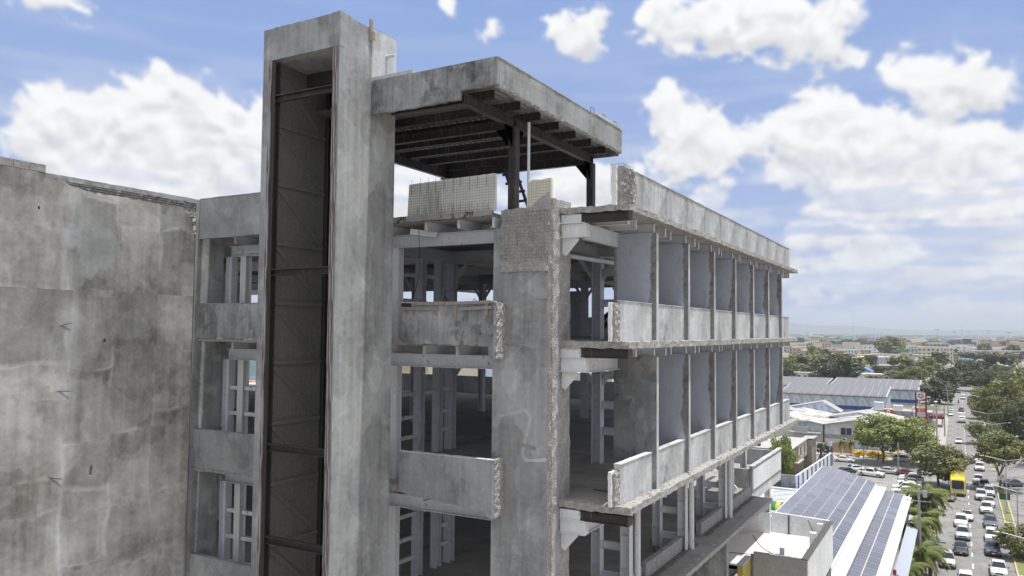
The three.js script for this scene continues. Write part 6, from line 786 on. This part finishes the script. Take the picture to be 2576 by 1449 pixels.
// ---- boxes of the town: walls, parapet roof, windows where they can be told apart
function block(name, label, x0, x1, z, d, h, wcol, o = {}) {
  const t = thing(name, label, o.cat || 'building', [(x0 + x1) / 2, 0, z], o.group), W = wallOf(...wcol); mk(t, 'wall', box(x0, x1, 0, h, z - d, z), W); mk(t, 'roof', [box(x0 - .2, x1 + .2, h + .002, h + .35, z - d - .2, z + .2)], o.roof || W);
  if (o.rows) for (let r = 0; r < o.rows; r++) for (let c = 0; c < o.cols; c++) { const fh = h / (o.rows + .2), x = x0 + (c + .5) * (x1 - x0) / o.cols, y = .4 * fh + r * fh, ww = Math.min(2.0, (x1 - x0) / o.cols * .42); const f = mk(t, 'window', box(x - ww / 2, x + ww / 2, y, y + fh * .42, z + .005, z + .07), winM); if (o.sill) mk(f, 'sill', box(x - ww / 2 - .2, x + ww / 2 + .2, y - .25, y - .02, z + .005, z + .25), whiteWall); }
  if (o.sideRows) for (let r = 0; r < o.sideRows; r++) for (let c = 0; c < 2; c++) { const fh = h / (o.sideRows + .2), zz2 = z - d * (.3 + .4 * c), y = .4 * fh + r * fh; mk(t, 'window', box(x1 + .005, x1 + .07, y, y + fh * .4, zz2 - .8, zz2 + .8), winM); }
  if (o.tank) mk(t, 'water_tank', rod([x0 + 2, h + .35, z - 2], [x0 + 2, h + 2, z - 2], .8, .8, 8), o.tank === 2 ? mat.black : blueM); return t;
}
const CREAM = [.62, .57, .45], WHT = [.68, .68, .70], PBL = [.50, .56, .66], TAN = [.52, .42, .30], ORG = [.45, .25, .14], GRY = [.36, .36, .37], TURQ = [.32, .52, .54], YEL = [.62, .50, .22], PINK = [.52, .36, .30];
block('apartment_block', 'cream apartment block with three rows of square windows above the trees', -15.9, -4.7, -906, 12, 16.1, CREAM, { rows: 4, cols: 4, sill: 1, sideRows: 3 }); block('apartment_block', 'cream block with a balcony bay adjoining the square windowed one', -39.2, -17.6, -985, 14, 14.9, CREAM, { rows: 3, cols: 5 }); { const t = thing('canopy_roof', 'white flat canopy with blue edge before the cream block', 'canopy', [-31, 0, -950]); mk(t, 'roof', box(-42, -19, 6.6, 7.2, -958, -948), whiteWall); mk(t, 'edge', box(-42, -19, 6.0, 6.58, -948.2, -947.9), blueM); for (const x of [-41, -31, -20]) mk(t, 'post', box(x, x + .4, 0, 6.6, -949, -948.6), galv); }
block('office_block', 'grey penthouse block rising behind the cream apartments', -36, -10, -1130, 14, 17.2, GRY, { rows: 5, cols: 6 }); block('apartment_block', 'white apartment block with small dark windows beside the beige one', .4, 17.0, -986, 12, 9.2, PBL, { rows: 3, cols: 4, sideRows: 2 }); block('apartment_block', 'narrow beige block between the cream and white apartments', -4.4, .2, -948, 10, 9.4, TAN, { rows: 3, cols: 2 }); block('market_hall', 'white low hall with blue edging among the houses', 10.9, 40.9, -1451, 20, 8.3, WHT, { rows: 1, cols: 7, roof: whiteWall }); block('apartment_block', 'large pale block far behind the market hall', 14.3, 45.4, -2200, 20, 14.5, CREAM, { rows: 3, cols: 5 }); block('office_block', 'grey blue office block with banded windows on the skyline', -263, -217, -2894, 25, 26, PBL, { rows: 4, cols: 4 }); block('office_tower', 'pale glass faced tower on the skyline', -562, -536, -3500, 24, 34, [.55, .68, .70], { rows: 1, cols: 1 });
block('house', 'long terracotta house row in the distance', -253, -226, -1793, 14, 12.2, ORG, { rows: 3, cols: 5 }); block('house', 'cream house row beside the terracotta one', -273, -254, -1769, 14, 11.1, CREAM, { rows: 3, cols: 4 }); block('house', 'tan flat roofed house at the end of the finned facade', -231, -213, -1250, 12, 8.1, TAN, { rows: 2, cols: 4 }); block('house', 'turquoise house left of the white billboard', -197, -183, -1250, 10, 7.2, TURQ, { rows: 2, cols: 3 }); block('house', 'pale blue house row right of the white billboard', -138, -110, -1100, 10, 8, [.52, .60, .66], { rows: 2, cols: 8 }); block('shed', 'long white roofed shed behind the yellow green tree', -88, -56.4, -852, 18, 6.4, [.40, .43, .50], { roof: whiteWall }); block('shed', 'white roofed school shed left of the big dark tree', -94.6, -79.3, -531, 10, 4.2, WHT, { rows: 1, cols: 4, roof: metalRoof }); block('shed', 'long white shed behind the solar roofs', -53.6, -25.7, -549, 10, 3.8, WHT, { rows: 1, cols: 3, roof: whiteWall }); block('house', 'tan house with dark window pair left of the cream block', -56, -42.7, -980, 10, 7.9, TAN, { rows: 2, cols: 2 }); block('warehouse', 'long yellow warehouse on the far right skyline', 65.7, 112, -1755, 25, 7.1, YEL, { rows: 1, cols: 8 }); block('warehouse', 'orange roofed warehouse behind the yellow one', 88, 125, -1950, 20, 11, ORG); block('warehouse', 'long grey blank wall hall behind the dark billboard', 35.6, 75, -1180, 20, 8.7, GRY); block('house', 'small blue grey house beside the dark billboard', 41, 46.5, -930, 8, 8.5, PBL, { rows: 2, cols: 2 });
{ const t = thing('blue_roof_hut', 'hut with bright blue pitched roof among the trees', 'hut', [-56, 0, -600]); mk(t, 'wall', box(-61, -53, 0, 4, -606, -598), WHT ? whiteWall : null); mk(t, 'roof', poly([[-62, 3.9], [-57, 6.2], [-52, 3.9], [-52, 3.7], [-62, 3.7]], 10, [[1, 0, 0], [0, 1, 0], [0, 0, 1], [0, 0, -607]]), std({ color: new THREE.Color(.16, .28, .60) })); }
{ const t = thing('event_tent', 'white peaked tent behind the solar shed', 'tent', [-27, 0, -470]); const g = new THREE.ConeGeometry(5.2, 2.4, 4); g.rotateY(Math.PI / 4); g.translate(-27, 4.4, -470); mk(t, 'canvas', g, whiteWall); for (const [x, z] of [[-30.4, -473.4], [-23.6, -473.4], [-30.4, -466.6], [-23.6, -466.6]]) mk(t, 'post', rod([x, 0, z], [x, 3.3, z], .08, .08, 6), galv); }
// billboards
function billboard(name, label, x0, x1, z, y0, y1, draw) { const t = thing(name, label, 'billboard', [(x0 + x1) / 2, 0, z]); const cv = document.createElement('canvas'); cv.width = 256; cv.height = Math.round(256 * (y1 - y0) / (x1 - x0)); draw(cv.getContext('2d'), 256, cv.height); const tx = new THREE.CanvasTexture(cv); tx.colorSpace = THREE.SRGBColorSpace; const g = box(x0, x1, y0, y1, z - .3, z), uv = g.attributes.uv, p = g.attributes.position; for (let i = 0; i < p.count; i++) uv.setXY(i, (p.getX(i) - x0) / (x1 - x0), (p.getY(i) - y0) / (y1 - y0)); part(t, 'board', g, std({ map: tx }), { world: 1, keepUV: 1 }); for (const f of [.2, .8]) mk(t, 'post', box(mix(x0, x1, f) - .25, mix(x0, x1, f) + .25, 0, y0, z - .4, z - .1), galv); }
billboard('billboard', 'white billboard with a red corner and faint grey lines', -158.5, -147, -1163, 2.2, 10.3, (c, w, h) => { c.fillStyle = '#c9cad6'; c.fillRect(0, 0, w, h); c.fillStyle = '#a7a3b4'; c.fillRect(28, 60, 120, 16); for (let k = 0; k < 3; k++) c.fillRect(40, 100 + k * 18, 100, 4); c.fillStyle = '#7a4a48'; c.beginPath(); c.moveTo(w, 30); c.lineTo(w, h); c.lineTo(120, h); c.lineTo(190, 110); c.fill(); c.fillStyle = '#2c2a33'; c.fillRect(180, 60, 36, 70); });
billboard('billboard', 'dark billboard with a yellow heading and a rosy picture', 44.5, 51.9, -892, 3.0, 12.8, (c, w, h) => { c.fillStyle = '#3c4248'; c.fillRect(0, 0, w, h); c.fillStyle = '#d8d478'; c.fillRect(24, 26, 200, 30); c.fillStyle = '#b8bcc0'; c.fillRect(24, 90, 205, 8); c.fillRect(24, 108, 170, 8); c.fillStyle = '#a87a70'; for (const [x, y, r] of [[40, 200, 26], [90, 205, 22], [150, 225, 30], [40, 255, 24]]) { c.beginPath(); c.arc(x, y, r, 0, 7); c.fill(); } c.fillStyle = '#c46a52'; c.fillRect(180, 240, 60, 40); });
// ---- the rest of the town
{ const r = rng(99), pal = [CREAM, WHT, WHT, TAN, PBL, PINK, ORG, GRY, TURQ, YEL, CREAM]; let n = 0;
  const names = ['flat roofed house in the distant town', 'low cream house in the distant town'];
  for (let k = 0; k < 280; k++) { const z = -(1000 + 1700 * Math.pow(r(), 1.15)), hd = mix(-.175, .085, r()), x = z * -Math.tan(hd), w = 12 + r() * 22, d = 9 + r() * 10, h = 4.5 + Math.floor(r() * r() * 4) * 3.2, c = pal[Math.floor(r() * pal.length)]; block('town_house', 'small flat roofed house of the distant town', x - w / 2, x + w / 2, z, d, h, c, { group: 'houses of the distant town', rows: z > -1350 ? Math.max(1, Math.round(h / 3.2)) : 0, cols: 3, tank: r() < .4 ? (r() < .5 ? 1 : 2) : 0, roof: r() < .5 ? mat.roofTop : undefined, cat: 'house' }); }
  for (let k = 0; k < 46; k++) { const z = -(760 + 1900 * Math.pow(r(), 1.2)), hd = mix(-.175, .085, r()), x = z * -Math.tan(hd), R = 4.5 + r() * 5; tree(x, z, R * .9 + 1.5, R, R * .72, r() < .6 ? 0 : 1, 'small green tree among the distant houses', 'trees of the distant town', 'far', { name: 'town_tree' }); }
  const bucket = {}; const q = rng(123); const spot = (wide, near) => { const D = (wide ? near : 2300) + 9000 * Math.pow(q(), 1.4), a = wide ? mix(-1.35, -.34, q()) : mix(-.20, .12, q()); return [D * Math.sin(a), -D * Math.cos(a)]; }; for (let k = 0; k < 6600; k++) { const [x, z] = spot(k > 3600, 260), w = 16 + q() * 38, d = 12 + q() * 24, h = 5 + q() * q() * 17, c = pal[Math.floor(q() * 9)]; (bucket[c] = bucket[c] || []).push(box(x - w / 2, x + w / 2, 0, h, z - d, z)); }
  const all = []; for (const key of Object.keys(bucket)) { const c = key.split(',').map(Number); for (const g of bucket[key]) { const a = new Float32Array(g.attributes.position.count * 3); for (let i = 0; i < a.length; i++) a[i] = c[i % 3] * .92; g.setAttribute('color', new THREE.BufferAttribute(a, 3)); all.push(g); } }
  const m = single('distant_town', all, new THREE.MeshStandardMaterial({ vertexColors: true, roughness: .9 }), 'sprawl of tiny pale buildings running to the horizon', 'town', null, null, 'stuff');
  const inst = new THREE.InstancedMesh(crowns.far[0], leafOf('k0', LEAF[0]), 2600); inst.name = 'distant_trees'; meta(inst, 'scattered dark trees running to the horizon', 'trees', null, 'stuff'); const M = new THREE.Matrix4(), C = new THREE.Color(); for (let k = 0; k < 2600; k++) { const [x, z] = spot(k > 1000, 90), R = 5 + q() * 9 * (k > 1000 ? .7 : 1.4); M.makeScale(R * 1.4, R * .62, R * 1.2).setPosition(x, R * .5, z); inst.setMatrixAt(k, M); C.setScalar(.7 + q() * .6); inst.setColorAt(k, C); } scene.add(inst);
  for (const [x, z, h, l] of [[-680, -4300, 120, 'thin radio mast left on the skyline'], [-415, -3900, 135, 'taller thin radio mast on the skyline'], [12, -3300, 62, 'lattice telecom mast on the right skyline']]) { const t = thing('radio_mast', l, 'mast', [x, 0, z]); mk(t, 'mast', [rod([x - 1, 0, z], [x - .3, h, z], .35, .2, 5), rod([x + 1, 0, z], [x + .3, h, z], .35, .2, 5)], galv); const o = []; for (let y = 4; y < h; y += 8) o.push(bar([x - .9, y, z], [x + .9, y + 6, z], .2, .2)); mk(t, 'lattice', o, galv); }
  for (const [x, z, h] of [[-46, -2300, 40], [66, -2300, 38], [118, -2500, 34], [30, -2900, 34], [-8, -2700, 34]]) { const t = thing('flood_mast', 'stadium floodlight mast over the distant houses', 'mast', [x, 0, z], 'stadium floodlight masts'); mk(t, 'mast', rod([x, 0, z], [x, h, z], .6, .4, 6), galv); mk(t, 'lamp_bar', box(x - 6, x + 6, h, h + 1.6, z - .4, z + .4), galv); }
  block('tower_block', 'dark glass box building on the skyline', 8, 24, -1900, 14, 19, [.05, .055, .07], { cat: 'building' }); block('tower_block', 'thin white tower on the left skyline', -640, -622, -3900, 16, 26, WHT, { cat: 'building' });
}
// hills on the horizon
{ const n = 120, pos = [], idx = [], z = -14500; for (let i = 0; i <= n; i++) { const t = i / n, x = mix(-7000, 3000, t); const hd = Math.atan2(x, -z) * 57.3; const h = 25 + 165 * Math.exp(-Math.pow((hd + 11.0) / 2.3, 2)) + 120 * Math.exp(-Math.pow((hd + 6.5) / 2.6, 2)) + 60 * Math.exp(-Math.pow((hd - 1) / 4, 2)) + 26 * fbm(i * .13, 3, 4); pos.push(x, 0, z + 700, x, h, z, x, 0, z - 900); if (i < n) { const a = i * 3; idx.push(a, a + 3, a + 1, a + 1, a + 3, a + 4, a + 1, a + 4, a + 2, a + 2, a + 4, a + 5); } } const g = new THREE.BufferGeometry(); g.setAttribute('position', new THREE.Float32BufferAttribute(pos, 3)); g.setIndex(idx); g.computeVertexNormals(); struct('hills', g, std({ color: new THREE.Color(.09, .12, .10) })); }
scene.traverse(o => { if (o.isMesh) { o.castShadow = true; o.receiveShadow = true; } });
renderer.render(scene, camera);
